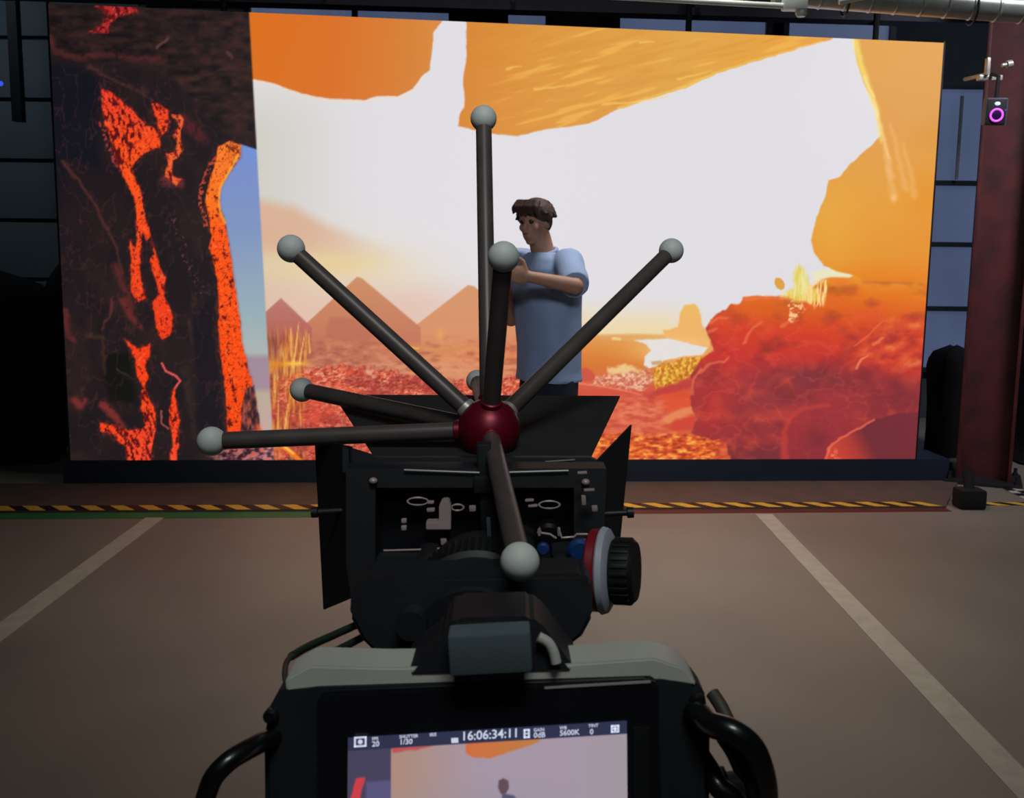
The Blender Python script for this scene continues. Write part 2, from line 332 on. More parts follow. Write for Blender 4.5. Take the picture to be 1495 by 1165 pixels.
    for pts in ([(1038, 470), (1050, 463), (1062, 464)], [(1036, 484), (1046, 479)], [(1086, 500), (1097, 480), (1112, 470)], [(1140, 478), (1152, 470), (1165, 468)], [(1088, 437), (1120, 434), (1148, 436)], [(1020, 545), (1035, 532), (1058, 527), (1064, 522)], [(1010, 575), (1011, 556), (1022, 538)]):
        a.mix(a.line(pts, 5, 3, 5, 1.5)*.55, (240, 122, 78))
    a.mix(rock*a.blob(1120, 450, 45, 14)*.6, (220, 102, 22))
    a.mix(a.poly([(1150, 445), (1160, 438), (1172, 440), (1174, 452), (1166, 458), (1158, 470), (1151, 468), (1153, 456)], 2, 8)*sm(.38, .6, fbm(X/3.4, Y/3.4, 71, 2)), (250, 196, 140))
    # grass and leaf on the ridge
    a.mix(a.poly([(1183, 398), (1210, 392), (1250, 400), (1240, 405), (1205, 404), (1190, 412)], 2), (232, 228, 190))
    gy = fbm(X/1.9, Y/16, 81, 2)
    a.mix(a.poly([(1140, 432), (1158, 420), (1160, 395), (1166, 384), (1176, 398), (1182, 415), (1196, 425), (1196, 440), (1160, 440)], 4, 6)*.9, a.grad([(0, (224, 190, 70)), (.5, (232, 212, 100)), (.8, (238, 232, 160))], gy))
    a.mix(a.poly([(1172, 425), (1190, 412), (1205, 405), (1210, 415), (1204, 445), (1190, 448), (1180, 440)], 3, 8)*sm(.35, .6, gy), (250, 214, 140))
    a.mix(sm(1, .8, ((X-1138)/8)**2+((Y-414-.4*(X-1138))/9)**2), (222, 160, 66))
    # cave roof (two orange tongues) and right arch
    a.mix(a.poly([(350, -20), (648, -20), (646, 30), (633, 46), (630, 75), (627, 102), (614, 113), (602, 130), (582, 140), (550, 141), (530, 146), (480, 144), (440, 136), (400, 122), (380, 117), (360, 115)], 1.3, 3), a.grad([(365, (218, 112, 28)), (480, (218, 112, 34)), (600, (214, 128, 52)), (640, (218, 138, 62))], X+.25*(100-Y)*0+10*(mid-.5)))
    a.mix(a.line([(368, 118), (400, 124), (440, 139), (480, 147), (530, 149), (552, 144), (584, 143), (604, 133), (617, 115)], 1.8, 1.8, 3)*.5, (255, 214, 160))
    tr = a.poly([(680, -20), (681, 80), (676, 112), (678, 155), (671, 168), (669, 184), (690, 189), (718, 195), (758, 198), (800, 188), (858, 181), (902, 160), (950, 143), (1000, 128), (1048, 106), (1120, 84), (1215, 56), (1230, -20)], 1.2, 3)
    a.mix(tr, a.grad([(675, (216, 134, 48)), (780, (220, 148, 58)), (1000, (224, 164, 74)), (1200, (232, 160, 62))], X+30*(mid-.5)))
    st = fbm((X+Y*1.6)/34, (Y+X*.22)/6.5, 91, 2)
    a.mix(tr*sm(.6, .78, st)*.55*sm(690, 790, X), (244, 188, 84)); a.mix(tr*sm(.42, .28, st)*.2, (206, 132, 44))
    a.mix(a.line([(902, 158), (950, 141), (1000, 126), (1048, 104), (1120, 82), (1200, 60)], 3.5, 2.5, 3, 1.5)*.5, (248, 206, 90))
    for p in ([(990, 115), (1040, 103)], [(880, 152), (935, 148), (975, 140)], [(780, 130), (830, 124)], [(935, 62), (955, 60)], [(740, 100), (760, 96)]): a.mix(a.line(p, 3.5, 1.5, 3, 1.4)*.6, (250, 208, 100))
    ar = a.poly([(1245, 40), (1250, 85), (1261, 120), (1272, 142), (1282, 165), (1286, 198), (1272, 212), (1256, 226), (1240, 240), (1227, 257), (1210, 263), (1205, 285), (1196, 308), (1187, 335), (1184, 350), (1189, 370), (1203, 388), (1222, 396), (1252, 404), (1265, 410), (1420, 415), (1420, 40)], 1.4, 2.5)
    a.mix(ar, a.grad([(60, (224, 160, 68)), (180, (222, 156, 72)), (300, (228, 156, 54)), (380, (228, 148, 48)), (405, (230, 132, 36)), (430, (228, 118, 22))], Y+.05*(X-1200)+14*(mid-.5)))
    a.mix(ar*a.blob(1215, 330, 45, 60)*.5, (234, 172, 64)); a.mix(ar*sm(1300, 1370, X)*.45*sm(180, 330, Y), (232, 140, 44))
    a.mix(a.line([(1249, 60), (1256, 90), (1268, 125), (1280, 160), (1287, 205)], 9, 5, 3, 4)*.75, (248, 226, 110)); a.mix(a.line([(1262, 112), (1276, 142), (1287, 190), (1298, 230)], 4, 3, 3, 2)*.7, (252, 222, 140))
    for p in ([(1283, 175), (1296, 235), (1305, 290)], [(1300, 180), (1312, 230), (1322, 275)], [(1290, 200), (1300, 260)], [(1318, 210), (1332, 260), (1334, 285)]): a.mix(a.line(p, 4, 10, 6, 4)*.45, (242, 184, 118))
    a.mix(a.blob(1305, 288, 5, 6)*.8, (250, 190, 120))
    R = a.C.copy()
    # ============ left part: dark cave wall streaked with lava light
    a.C[:] = (36, 26, 28)
    a.mix(sm(.42, .7, fbm(X/30, Y/44, 101))*.6, (48, 32, 30)); a.mix(sm(.6, .4, fbm(X/40, Y/60, 105))*.5, (24, 20, 26))
    up = 1-sm(-6, 10, Y-np.interp(X, [60, 90, 150, 240, 320, 400], [68, 82, 92, 100, 190, 205]))
    a.mix(up, a.grad([(.25, (24, 18, 22)), (.5, (40, 28, 27)), (.8, (60, 36, 33))], fbm(X/16, Y/8, 111)))
    a.mix(a.poly([(60, 84), (120, 98), (150, 120), (140, 170), (150, 250), (95, 235), (80, 330), (60, 340)], 12)*.8, (16, 18, 28))
    a.mix(a.poly([(155, 515), (190, 515), (195, 560), (200, 590), (160, 585), (150, 540)], 6)*.8, (14, 16, 14)); a.mix(a.poly([(283, 460), (312, 430), (318, 520), (328, 660), (290, 660)], 6)*.7, (20, 18, 28))
    for p, w, c in (([(72, 56), (80, 74), (110, 84), (150, 78), (200, 86), (240, 84)], 10, (88, 38, 38)), ([(130, 98), (150, 108), (172, 120), (200, 132), (222, 148)], 6, (76, 44, 44)), ([(92, 235), (112, 262), (140, 300), (150, 322), (168, 356), (178, 400)], 5, (92, 48, 44)), ([(168, 390), (180, 420), (192, 445)], 12, (104, 40, 40)), ([(165, 435), (160, 460), (148, 480)], 4, (110, 52, 50)), ([(180, 440), (190, 460), (205, 478)], 10, (130, 44, 42)), ([(262, 120), (290, 112), (345, 95)], 4, (64, 40, 36)), ([(230, 70), (240, 60), (246, 52)], 4, (120, 80, 70)), ([(95, 455), (100, 490), (108, 498)], 10, (110, 44, 40)), ([(128, 490), (150, 492), (152, 545)], 7, (70, 44, 34)), ([(108, 585), (118, 592), (125, 585)], 12, (150, 48, 50)), ([(276, 470), (279, 500)], 6, (60, 40, 40)), ([(270, 540), (285, 640)], 12, (52, 38, 34)), ([(268, 178), (285, 190), (300, 205)], 20, (96, 34, 40)), ([(240, 262), (262, 268)], 16, (130, 50, 54)), ([(170, 540), (190, 552)], 3, (70, 56, 56)), ([(150, 590), (170, 610), (178, 624)], 12, (160, 52, 48)), ([(332, 78), (340, 84)], 6, (100, 60, 54))):
        a.mix(a.line(p, w, w*.6, 6, w*.35+.5)*.7*sm(.25, .5, fine+.1), c)
    # strip of sky
    sky = a.poly([(350, 210), (374, 218), (420, 240), (420, 680), (378, 680), (380, 640), (372, 585), (362, 545), (350, 490), (344, 430), (335, 370), (328, 320), (320, 300), (321, 276), (333, 252), (348, 230)], 1.3)
    a.mix(sky, a.grad([(212, (110, 146, 214)), (250, (122, 142, 200)), (330, (126, 148, 192)), (400, (142, 162, 186)), (460, (152, 174, 182)), (515, (172, 180, 178)), (524, (158, 138, 152)), (565, (164, 140, 152)), (575, (186, 168, 148)), (630, (196, 166, 158)), (670, (190, 160, 160))], Y+4*(mid-.5)))
    # lava light
    crack = fbm((X-Y*.35)/3.4, (Y+X*.4)/8, 121, 3); crack2 = fbm(X/3.2, Y/3.2, 125, 2)
    fil = fbm((X-Y*.3)/4.2, (Y+X*.3)/6, 141, 3)
    a.mix(sm(.028, 0, np.abs(fbm(X/20, Y/34, 143, 4)-.5))*(1-up)*(1-sky)*.35, (96, 50, 48))
    lv = a.grad([(130, (236, 60, 40)), (230, (250, 82, 24)), (300, (250, 80, 28)), (460, (240, 62, 26)), (560, (250, 66, 18)), (670, (244, 70, 40))], Y)
    def lava(pts, d0, d1, col=lv, warp=6):
        m = a.poly(pts, 1.2, warp)
        a.mix(a.poly(pts, 11, warp+6)*sm(.56, .68, fil)*.75*(1-sky), (176, 56, 52)); a.mix(a.poly(pts, 4.5, warp)*.5, (110, 16, 10))
        a.mix(m, col); a.mix(m*sm(d1, d0, crack), (88, 16, 18)); a.mix(m*sm(.035, .01, np.abs(fil-.5))*.6, (130, 22, 18)); a.mix(m*sm(.66, .82, crack2)*.35, (255, 140, 90))
    lava([(146, 132), (158, 131), (176, 146), (193, 162), (212, 182), (205, 196), (212, 210), (222, 216), (203, 228), (196, 240), (190, 246), (176, 250), (168, 226), (160, 196), (150, 172), (149, 150)], .40, .56)
    lava([(205, 186), (222, 184), (231, 196), (233, 216), (218, 220), (203, 229), (196, 240), (190, 246), (197, 262), (205, 278), (208, 300), (213, 325), (220, 345), (214, 350), (207, 338), (205, 356), (204, 380), (206, 402), (208, 420), (214, 436), (204, 441), (191, 426), (192, 398), (188, 350), (196, 364), (199, 345), (198, 310), (195, 285), (185, 266), (178, 250), (190, 232), (196, 212), (208, 205)], .25, .38)
    lava([(221, 150), (235, 154), (246, 160), (247, 178), (240, 195), (232, 200), (230, 180), (225, 166)], .3, .46)
    lava([(250, 168), (262, 169), (267, 175), (263, 190), (263, 205), (267, 220), (261, 226), (252, 233), (250, 245), (252, 257), (263, 262), (259, 272), (246, 262), (239, 256), (245, 240), (242, 224), (256, 221), (257, 210), (252, 196), (259, 186), (257, 176)], .3, .45, np.array((236, 96, 46.)))
    lava([(220, 352), (226, 366), (233, 386), (240, 406), (240, 432), (249, 455), (253, 476), (248, 490), (236, 496), (228, 480), (225, 455), (222, 440), (231, 430), (228, 410), (221, 395), (220, 378), (225, 372)], .28, .42)
    lava([(180, 494), (190, 502), (200, 508), (212, 507), (218, 501), (218, 516), (213, 535), (217, 550), (212, 568), (205, 560), (199, 550), (197, 525), (193, 512)], .2, .34)
    lava([(207, 570), (213, 568), (224, 594), (228, 612), (223, 650), (219, 676), (188, 676), (184, 655), (166, 636), (147, 628), (147, 619), (165, 621), (186, 629), (205, 626), (214, 620), (208, 600), (206, 584)], .36, .52)
    a.mix(a.line([(236, 530), (242, 542), (255, 548), (263, 556), (255, 567)], 3, 3, 2), (216, 84, 80))
    lava([(253, 564), (257, 590), (262, 612), (261, 640), (257, 676), (248, 676), (251, 655), (250, 630), (247, 600), (250, 577)], .3, .44)
    a.mix(a.line([(235, 600), (236, 618), (246, 626)], 2.5, 2, 2)*.8, (190, 90, 90))
    lava([(138, 8), (160, 4), (196, 8), (200, 16), (190, 20), (172, 22), (160, 34), (158, 48), (132, 46), (148, 36), (158, 22), (150, 14)], .42, .58, np.array((176, 44, 46.)))
    a.mix(a.line([(147, 178), (155, 205), (165, 232), (176, 248)], 7, 4, 8)*sm(.45, .6, crack2)*.8, (190, 60, 60))
    a.mix(a.line([(312, 232), (296, 262), (292, 290), (300, 330)], 7, 5, 8)*sm(.4, .58, crack2)*.9, (196, 72, 52))
    a.mix(a.line([(255, 320), (280, 400), (300, 430)], 12, 12, 8)*sm(.66, .8, crack2)*.5, (150, 80, 80))
    rr = [(318, 214), (334, 206), (351, 212), (351, 230), (335, 251), (322, 276), (320, 300), (329, 330), (337, 378), (345, 430), (352, 490), (359, 526), (368, 560), (358, 575), (352, 600), (351, 660), (332, 660), (331, 600), (328, 560), (322, 520), (318, 480), (320, 450), (318, 420), (314, 390), (305, 362), (308, 345), (304, 315), (300, 292), (306, 262), (312, 245)]
    lava(rr, .22, .36, a.grad([(205, (246, 126, 40)), (300, (250, 112, 24)), (345, (252, 84, 16)), (660, (250, 72, 10))], Y+30*(crack2-.5)), 4)
    a.mix(a.blob(340, 218, 7, 8)*sm(.35, .5, crack2)*.9, (84, 26, 20))
    a.mix(a.line([(348, 226), (334, 250), (321, 276), (319, 300), (328, 325)], 4, 3, 3, 1.2)*.8, (255, 168, 60))
    foot = a.poly([(360, 566), (370, 562), (377, 605), (382, 640), (384, 680), (352, 680), (352, 600)], 2, 4)
    a.mix(foot, a.grad([(.3, (48, 30, 34)), (.5, (98, 52, 54)), (.7, (170, 78, 60))], fbm(X/3, Y/9, 131, 3)))
    a.mix(a.blob(378, 632, 4, 10)*.9, (240, 90, 40))
    a.mix(sm(648, 656, Y)*sm(290, 330, X)*.85, a.grad([(.3, (40, 24, 34)), (.5, (120, 60, 66)), (.62, (170, 130, 140)), (.8, (230, 90, 60))], fbm(X/6, Y/4, 135, 3)))
    out = a.C*(1-M[..., None])+R*M[..., None]
    return np.clip(out, 0, 255)/255.
# ================================================================ materials
M = {}
M['floor'] = mat('concrete', (136, 128, 117), .55, var=.05, scale=1.3, bump=.03, rgb2=(125, 118, 108))
M['mat'] = mat('stage_mat', (94, 78, 68), .8, var=.1, scale=6)
M['line'] = mat('floor_paint', (186, 180, 166), .6, scale=14, var=.07)
M['wall'] = mat('wall_paint', (66, 74, 82), .85, scale=3)
M['panel'] = mat('wall_cladding', (120, 134, 144), .7, scale=2, var=.05)
M['dark'] = mat('dark_steel', (26, 27, 33), .6, scale=8)
M['girder'] = mat('girder_paint', (92, 88, 106), .6, scale=5)
M['red'] = mat('red_oxide_steel', (96, 36, 38), .5, scale=6, rgb2=(66, 28, 32))
M['pane'] = mat('frosted_pane', (72, 84, 112), .4, scale=1.2, emis=1.0, rgb2=(62, 72, 98), stretch=(1, 1, .4))
M['frame'] = mat('window_frame', (28, 34, 48), .5)
M['mullion'] = mat('pale_window_bar', (150, 150, 160), .5)
M['duct'] = mat('duct_skin', (176, 184, 178), .35, metal=.4, scale=9, bump=.1)
M['pipe'] = mat('pale_pipe', (190, 200, 194), .4, scale=9)
M['led_frame'] = mat('led_frame', (16, 18, 24), .5)
M['plinth'] = mat('plinth', (24, 36, 56), .55, scale=3)
M['black'] = mat('black_anodised', (31, 34, 41), .5, scale=40)
M['blackg'] = mat('black_gloss', (24, 25, 31), .3, scale=30)
M['rubber'] = mat('black_rubber', (13, 14, 17), .6)
M['flag'] = mat('matte_box_flag', (34, 37, 41), .75, scale=30)
M['carbon'] = mat('carbon_rod', (92, 82, 83), .38, scale=60, var=.1)
M['marker'] = mat('marker_ball', (222, 228, 226), .55, scale=80, var=.03)
M['hub'] = mat('red_hub', (132, 16, 44), .38, metal=.4, scale=20)
M['silver'] = mat('silver', (200, 198, 194), .35, metal=.3, scale=30)
M['plate'] = mat('pale_plate', (196, 196, 190), .4, scale=20, var=.05)  # also used for the painted highlights on the camera
M['shoe'] = mat('grey_block', (88, 104, 112), .6, scale=20)
M['bluek'] = mat('blue_knob', (30, 72, 140), .4)
M['redk'] = mat('red_disc', (150, 26, 44), .4)
M['whitek'] = mat('white_ring', (190, 196, 212), .5)
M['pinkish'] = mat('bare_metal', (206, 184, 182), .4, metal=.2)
M['cable'] = mat('cable_jacket', (16, 18, 20), .32, scale=40, coat=.3)
M['greenc'] = mat('green_cable', (34, 52, 44), .6)
M['brownc'] = mat('brown_tube', (74, 66, 58), .6)
M['disp'] = mat_display('display')
M['glyph'] = mat('display_glyph', (188, 194, 214), .6, emis=1., var=.01)
M['skin'] = mat('skin', (176, 132, 112), .6, scale=30, var=.05)
M['hair'] = mat('hair', (66, 44, 40), .7, scale=60, bump=.6, stretch=(1, 1, .3))
M['shirt'] = mat('shirt_cotton', (148, 172, 214), .9, scale=14, var=.04, bump=.15)
M['trouser'] = mat('trouser_cloth', (36, 38, 58), .9, scale=20, bump=.1)
M['shoe_l'] = mat('shoe_leather', (30, 28, 30), .5)
M['cloth'] = mat('black_cloth', (14, 16, 24), .95, scale=9, bump=.3)
M['yellow'] = mat('yellow_tape', (232, 186, 60), .5, var=.08)
M['btape'] = mat('black_tape', (24, 20, 18), .5)
M['green'] = mat('green_strip', (40, 122, 62), .6, scale=5)
M['dred'] = mat('dark_red_strip', (100, 34, 28), .6, scale=5)
M['magenta'] = mat('magenta_light', (214, 90, 226), .5, emis=1., var=.02)
M['cyan'] = mat('pale_light', (190, 226, 240), .5, emis=1., var=.02)
M['violet'] = mat('violet_glass', (52, 22, 84), .25)
M['bluelight'] = mat('blue_light', (60, 90, 240), .5, emis=1.)
M['housing'] = mat('grey_housing', (84, 88, 104), .5)

# ================================================================ setting
WD = Vector((2.717+2.8, 6.792-6.404, 0)).normalized()        # along the LED wall
WN = Vector((WD.y, -WD.x, 0))                                # towards the viewer
XL, XR, YF, YB, ZC = -6.5, 6.5, -4.0, 9.6, 4.3
struct('floor', box(NB(), ((XL+XR)/2, (YF+YB)/2, -.05), (XR-XL, YB-YF, .1)), M['floor'])
struct('ceiling', box(NB(), ((XL+XR)/2, (YF+YB)/2, ZC+.05), (XR-XL+.4, YB-YF+.4, .1)), M['girder'])
struct('wall_left', box(NB(), (XL-.1, (YF+YB)/2, ZC/2), (.2, YB-YF+.4, ZC)), M['wall'])
struct('wall_right', box(NB(), (XR+.1, (YF+YB)/2, ZC/2), (.2, YB-YF+.4, ZC)), M['wall'])
struct('wall_front', box(NB(), (0, YF-.1, ZC/2), (XR-XL, .2, ZC)), M['wall'])
wb = struct('wall_back', box(NB(), (0, YB+.1, ZC/2), (XR-XL, .2, ZC)), M['wall'])
# cladding boards on the left of the back wall, joints where the photograph shows them
zj = [at_y(40, y, YB).z for y in (235, 322)]; dz = zj[0]-zj[1]
proto = None; x0, x1 = XL+.02, -2.4; ncol = 1; pw = (x1-x0)/ncol
levels = [z for z in [zj[1]+dz*k for k in range(-5, 4)] if z > -.1 and z < ZC-.25]
for z in levels:
    for c in range(ncol):
        if proto is None:
            proto = obj('panel', box(NB(), (x0+pw*(c+.5), YB-.03, z+dz/2), (pw-.02, .04, dz-.035), bev=.006), M['panel'], wb); base = Vector((x0+pw*(c+.5), 0, z))
        else:
            q = proto.copy(); link(q); q.location = proto.location+Vector((x0+pw*(c+.5), 0, z))-base
# window on the right: dark bars, frosted panes
def window(name, x0, x1, zs, xs, mull=None):
    bm = NB(); W = .045
    for x in xs: box(bm, (x, YB-.06, (zs[0]+zs[-1])/2), (W, .07, zs[-1]-zs[0]), bev=.004)
    for z in zs: box(bm, ((x0+x1)/2, YB-.06, z), (x1-x0, .08, W), bev=.004)
    win = struct(name, bm, M['frame'])
    for i in range(len(xs)-1):
        for k in range(len(zs)-1):
            obj('pane', box(NB(), ((xs[i]+xs[i+1])/2, YB-.04, (zs[k]+zs[k+1])/2), (xs[i+1]-xs[i]-W, .012, zs[k+1]-zs[k]-W)), M['pane'], win)
    return win
wz = [at_y(1375, y, YB).z for y in (268, 357, 450)]; dw = (wz[0]-wz[2])/2
zs = [wz[2]-dw, wz[2], wz[1], wz[0], at_y(1385, 128, YB).z]
xa = at_y(1398, 300, YB).x
window('window_1', xa-1.2, xa+2.2, zs, [xa-1.2, xa+.16, xa+1.1, xa+2.2])
xc = at_y(1405, 140, YB-.15); xd = at_y(1399, 262, YB-.15)
tag(obj('lit_mullion', tube(NB(), [xc, Vector((xc.x, xc.y, xd.z))], .016, 8), M['mullion']), 'thin pale upright bar standing for a lit mullion of the right window', 'rod')  # light on the mullion is put into its pale colour
zt = at_y(900, 40, YB).z
xs = [at_y(x, 30, YB).x for x in (215, 365, 520, 660, 738, 800, 900, 1120, 1145, 1300)]
bm = NB(); win2 = None
za, zb = zt-.22, zt+.12
for z in (za-.02, zb+.02): box(bm, ((xs[0]+xs[-1])/2, YB-.06, z), (xs[-1]-xs[0]+.1, .08, .04))
for x in xs: box(bm, (x, YB-.06, (za+zb)/2), (.05, .08, zb-za+.04))
win2 = struct('window_2', bm, M['frame'])
for i in (0, 1, 2, 4, 6, 8):
    obj('pane', box(NB(), ((xs[i]+xs[i+1])/2, YB-.04, (za+zb)/2), (xs[i+1]-xs[i]-.05, .012, zb-za)), M['pane'], win2)
# painted floor lines
for x, lb, y1 in ((-2.0, 'pale painted line on the concrete left of the camera rig', 5.62), (1.485, 'pale painted line on the concrete right of the camera rig', 5.87)):
    tag(obj('floor_line', box(NB(), (x, (YF+.2+y1)/2, .0012), (.1, y1-YF-.2, .0024)), M['line']), lb, 'floor marking')
# stage mat in front of the wall with tape along its edge
def wl(s, n, z=0): return Vector((-2.8, 6.404, 0))+WD*s+WN*n+Vector((0, 0, z))   # along the wall / towards the viewer
E0 = (at_z(0, 748, 0)-Vector((-2.8, 6.404, 0))).dot(WN); E1 = (at_z(1400, 743, 0)-Vector((-2.8, 6.404, 0))).dot(WN)
EN = (E0+E1)/2
sR = (at_z(1386, 745, 0)-Vector((-2.8, 6.404, 0))).dot(WD)
bm = NB(); prism(bm, [wl(-3.4, .004, 0), wl(-3.4, EN-.0, 0), wl(sR, EN, 0), wl((at_z(1400, 704, 0)-Vector((-2.8, 6.404, 0))).dot(WD), .004, 0)], (0, 0, .012))
tag(obj('stage_mat', bm, M['mat'], smooth=False), 'dark brown rubber mat on the floor in front of the video wall', 'mat')
def tape_run(s0, s1, n0, n1, z, per=.165):
    bm = NB(); s = s0; k = 0
    while s < s1:
        e = min(s+per*(.52 if k % 2 else .48), s1); sh = -.09
        vs_ = [bm.verts.new(p) for p in (wl(s+sh, n0, z), wl(s, n1, z), wl(e, n1, z), wl(e+sh, n0, z))]
        f = bm.faces.new(vs_); f.material_index = k % 2; s = e; k += 1
    r = bmesh.ops.extrude_face_region(bm, geom=bm.faces[:]); bmesh.ops.translate(bm, vec=(0, 0, .001), verts=[v for v in r['geom'] if isinstance(v, bmesh.types.BMVert)])
    bmesh.ops.recalc_face_normals(bm, faces=bm.faces); return bm
tag(obj('hazard_tape', tape_run(-3.2, sR, EN-.115, EN-.005, .0125), [M['btape'], M['yellow']], smooth=False), 'black and yellow striped hazard tape along the front edge of the mat', 'tape')
tag(obj('hazard_tape', tape_run(sR+.28, sR+.75, EN-.14, EN-.06, .0005), [M['btape'], M['yellow']], smooth=False), 'short piece of striped hazard tape on the floor right of the red column foot', 'tape')
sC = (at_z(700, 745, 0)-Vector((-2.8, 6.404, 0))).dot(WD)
bm = NB(); prism(bm, [wl(-3.4, EN+.01), wl(-3.4, EN+.15), wl(sC, EN+.13), wl(sC, EN+.01)], (0, 0, .002)); tag(obj('green_floor_strip', bm, M['green'], smooth=False), 'wide green strip on the floor beside the hazard tape, left half', 'tape')  # flat green strip just before the mat edge
bm = NB(); prism(bm, [wl(sC, EN+.01), wl(sC, EN+.1), wl(sR, EN+.08), wl(sR, EN+.01)], (0, 0, .002)); tag(obj('red_floor_strip', bm, M['dred'], smooth=False), 'dark red strip on the floor beside the hazard tape, right half', 'tape')  # flat dark red strip continuing the green one

# ================================================================ LED video wall
BL, BR = Vector((-2.8, 6.404, .16)), Vector((2.717, 6.792, .16)); zL, zR = 2.94, 2.855
led = thing('video_wall', 'giant video wall showing a red cave mouth and a bright desert with pyramids', 'video wall', (BL+BR)/2-Vector((0, 0, .16)))
def homog(src, dst):
    A = []; b = []
    for (x, y), (u, v) in zip(src, dst):
        A += [[x, y, 1, 0, 0, 0, -u*x, -u*y], [0, 0, 0, x, y, 1, -v*x, -v*y]]; b += [u, v]
    return np.append(np.linalg.solve(np.array(A, float), np.array(b, float)), 1).reshape(3, 3)
def srgb2lin(c): return np.where(c <= .04045, c/12.92, ((c+.055)/1.055)**2.4)
def display_mesh(name, nx, ny, P00, P10, P01, P11, colors, parent):   # P00 lower left ... P11 upper right
    u, v = np.meshgrid(np.linspace(0, 1, nx+1), np.linspace(0, 1, ny+1))
    A, B, C_, D = [np.array(p) for p in (P00, P10, P01, P11)]; org = np.array(ORG[parent])
    pos = (A*((1-u)*(1-v))[..., None]+B*(u*(1-v))[..., None]+C_*((1-u)*v)[..., None]+D*(u*v)[..., None])-org
    idx = np.arange((nx+1)*(ny+1)).reshape(ny+1, nx+1)
    q = np.stack([idx[:-1, :-1], idx[:-1, 1:], idx[1:, 1:], idx[1:, :-1]], -1).reshape(-1)
    me = bpy.data.meshes.new(name); me.vertices.add((nx+1)*(ny+1)); me.vertices.foreach_set('co', pos.reshape(-1))
    me.loops.add(len(q)); me.loops.foreach_set('vertex_index', q); me.polygons.add(nx*ny); me.polygons.foreach_set('loop_start', np.arange(0, len(q), 4)); me.update(calc_edges=True)
    at_ = me.color_attributes.new('picture', 'FLOAT_COLOR', 'POINT'); c = colors(u, v)
    c4 = np.concatenate([srgb2lin(c), np.ones(c.shape[:2]+(1,))], -1); at_.data.foreach_set('color', c4.reshape(-1).astype(np.float32))
    me.materials.append(M['disp']); o = bpy.data.objects.new(name, me); link(o); o.parent = parent; return o
H3 = homog([(0, 0), (1, 0), (0, (zL-.16)/3), (1, (zR-.16)/3)], [(103, 672), (1336, 670), (70, 5), (1378, 62)])
def wall_cols(u, v):
    h = v*((zL-.16)*(1-u)+(zR-.16)*u)/3
    q = np.stack([u, h, np.ones_like(u)], -1) @ H3.T
    return paint_wall(q[..., 0]/q[..., 2], q[..., 1]/q[..., 2])
up = Vector((0, 0, 1))
display_mesh('screen', 820, 410, BL, BR, BL+up*(zL-.16), BR+up*(zR-.16), wall_cols, led)
bm = NB()                                            # cabinet body behind the picture, frame rim
prism(bm, [BL-WN*.004, BR-WN*.004, BR+up*(zR-.16)-WN*.004, BL+up*(zL-.16)-WN*.004], -WN*.09)
obj('cabinet', bm, M['led_frame'], led, smooth=False)
bm = NB(); t = .012
prism(bm, [BR, BR+WD*t, BR+WD*t+up*(zR-.15), BR+up*(zR-.15)], -WN*.09); prism(bm, [BL-WD*t, BL, BL+up*(zL-.15), BL-WD*t+up*(zL-.15)], -WN*.09)
obj('side_rim', bm, M['led_frame'], led, smooth=False)
bm = NB(); prism(bm, [BL-up*.16-WD*.05, BR-up*.16+WD*.24, BR-up*.002+WD*.24, BL-up*.002-WD*.05], -WN*.35)
obj('plinth', bm, M['plinth'], led, smooth=False)
for k in range(7):
    s = .3+k*.82; bm = NB(); p = wl(s, -.1)
    tube(bm, [p+up*2.6, p-WN*.75+up*.03], .024, 8); tube(bm, [p+up*.05, p-WN*.8+up*.05], .024, 8); tube(bm, [p+up*.06, p+up*2.7], .03, 8)
    obj('brace', bm, M['dark'], led)

# ================================================================ overhead
g0 = wl(-3.2, -.55, 3.105); g1 = wl(8.3, -.55, 3.105)
gt = thing('roof_girder', 'dark steel lattice girder running across above the video wall', 'girder', wl(2.5, -.55, 3.16))
bm = NB(); prism(bm, [g0, g1, g1+up*.05, g0+up*.05], -WN*.16); obj('lower_chord', bm, M['girder'], gt, smooth=False)
bm = NB(); prism(bm, [g0+up*.5, g1+up*.5, g1+up*.56, g0+up*.56], -WN*.16); obj('upper_chord', bm, M['girder'], gt, smooth=False)
bm = NB(); prism(bm, [g0+up*.05-WN*.07, g1+up*.05-WN*.07, g1+up*.5-WN*.07, g0+up*.5-WN*.07], -WN*.012); obj('web', bm, M['girder'], gt, smooth=False)
for k in range(9):
    p = g0+WD*(1.+k*1.25); obj('stiffener', prism(NB(), [p, p+WD*.04, p+WD*.04+up*.5, p+up*.5], -WN*.14), M['girder'], gt, smooth=False)
for x in (40, 1432):
    pass
pm = tube(NB(), [at(600, -18, 5.2), at(930, -3, 5.2), at(1150, 9, 5.2)], .014, 14)
pt = thing('ceiling_pipe', 'thin pale pipe under the roof left of the ribbed duct', 'pipe', at(900, -4, 5.2))
obj('pipe_run', pm, M['pipe'], pt)
bm = NB(); box(bm, at(1160, 6, 5.2), (.12, .08, .06), bev=.01); lathe(bm, at(1170, 14, 5.2), (0, 0, -1), [(0, .03), (.02, .03), (.035, .02)], 16)
obj('clamp', bm, M['pipe'], pt)
dt = thing('ribbed_duct', 'grey ribbed air duct crossing the top right corner', 'duct', at(1330, 6, 5.3))
A_, B_ = at(1130, -12, 5.3), at(1620, 24, 5.3); Lh = (B_-A_).length; prof = []
k = 0; h = 0
while h < Lh: prof += [(h, .066), (h+.1, .066), (h+.105, .07), (h+.112, .07), (h+.117, .066)]; h += .13
obj('duct_skin', lathe(NB(), A_, B_-A_, prof, 32), M['duct'], dt)
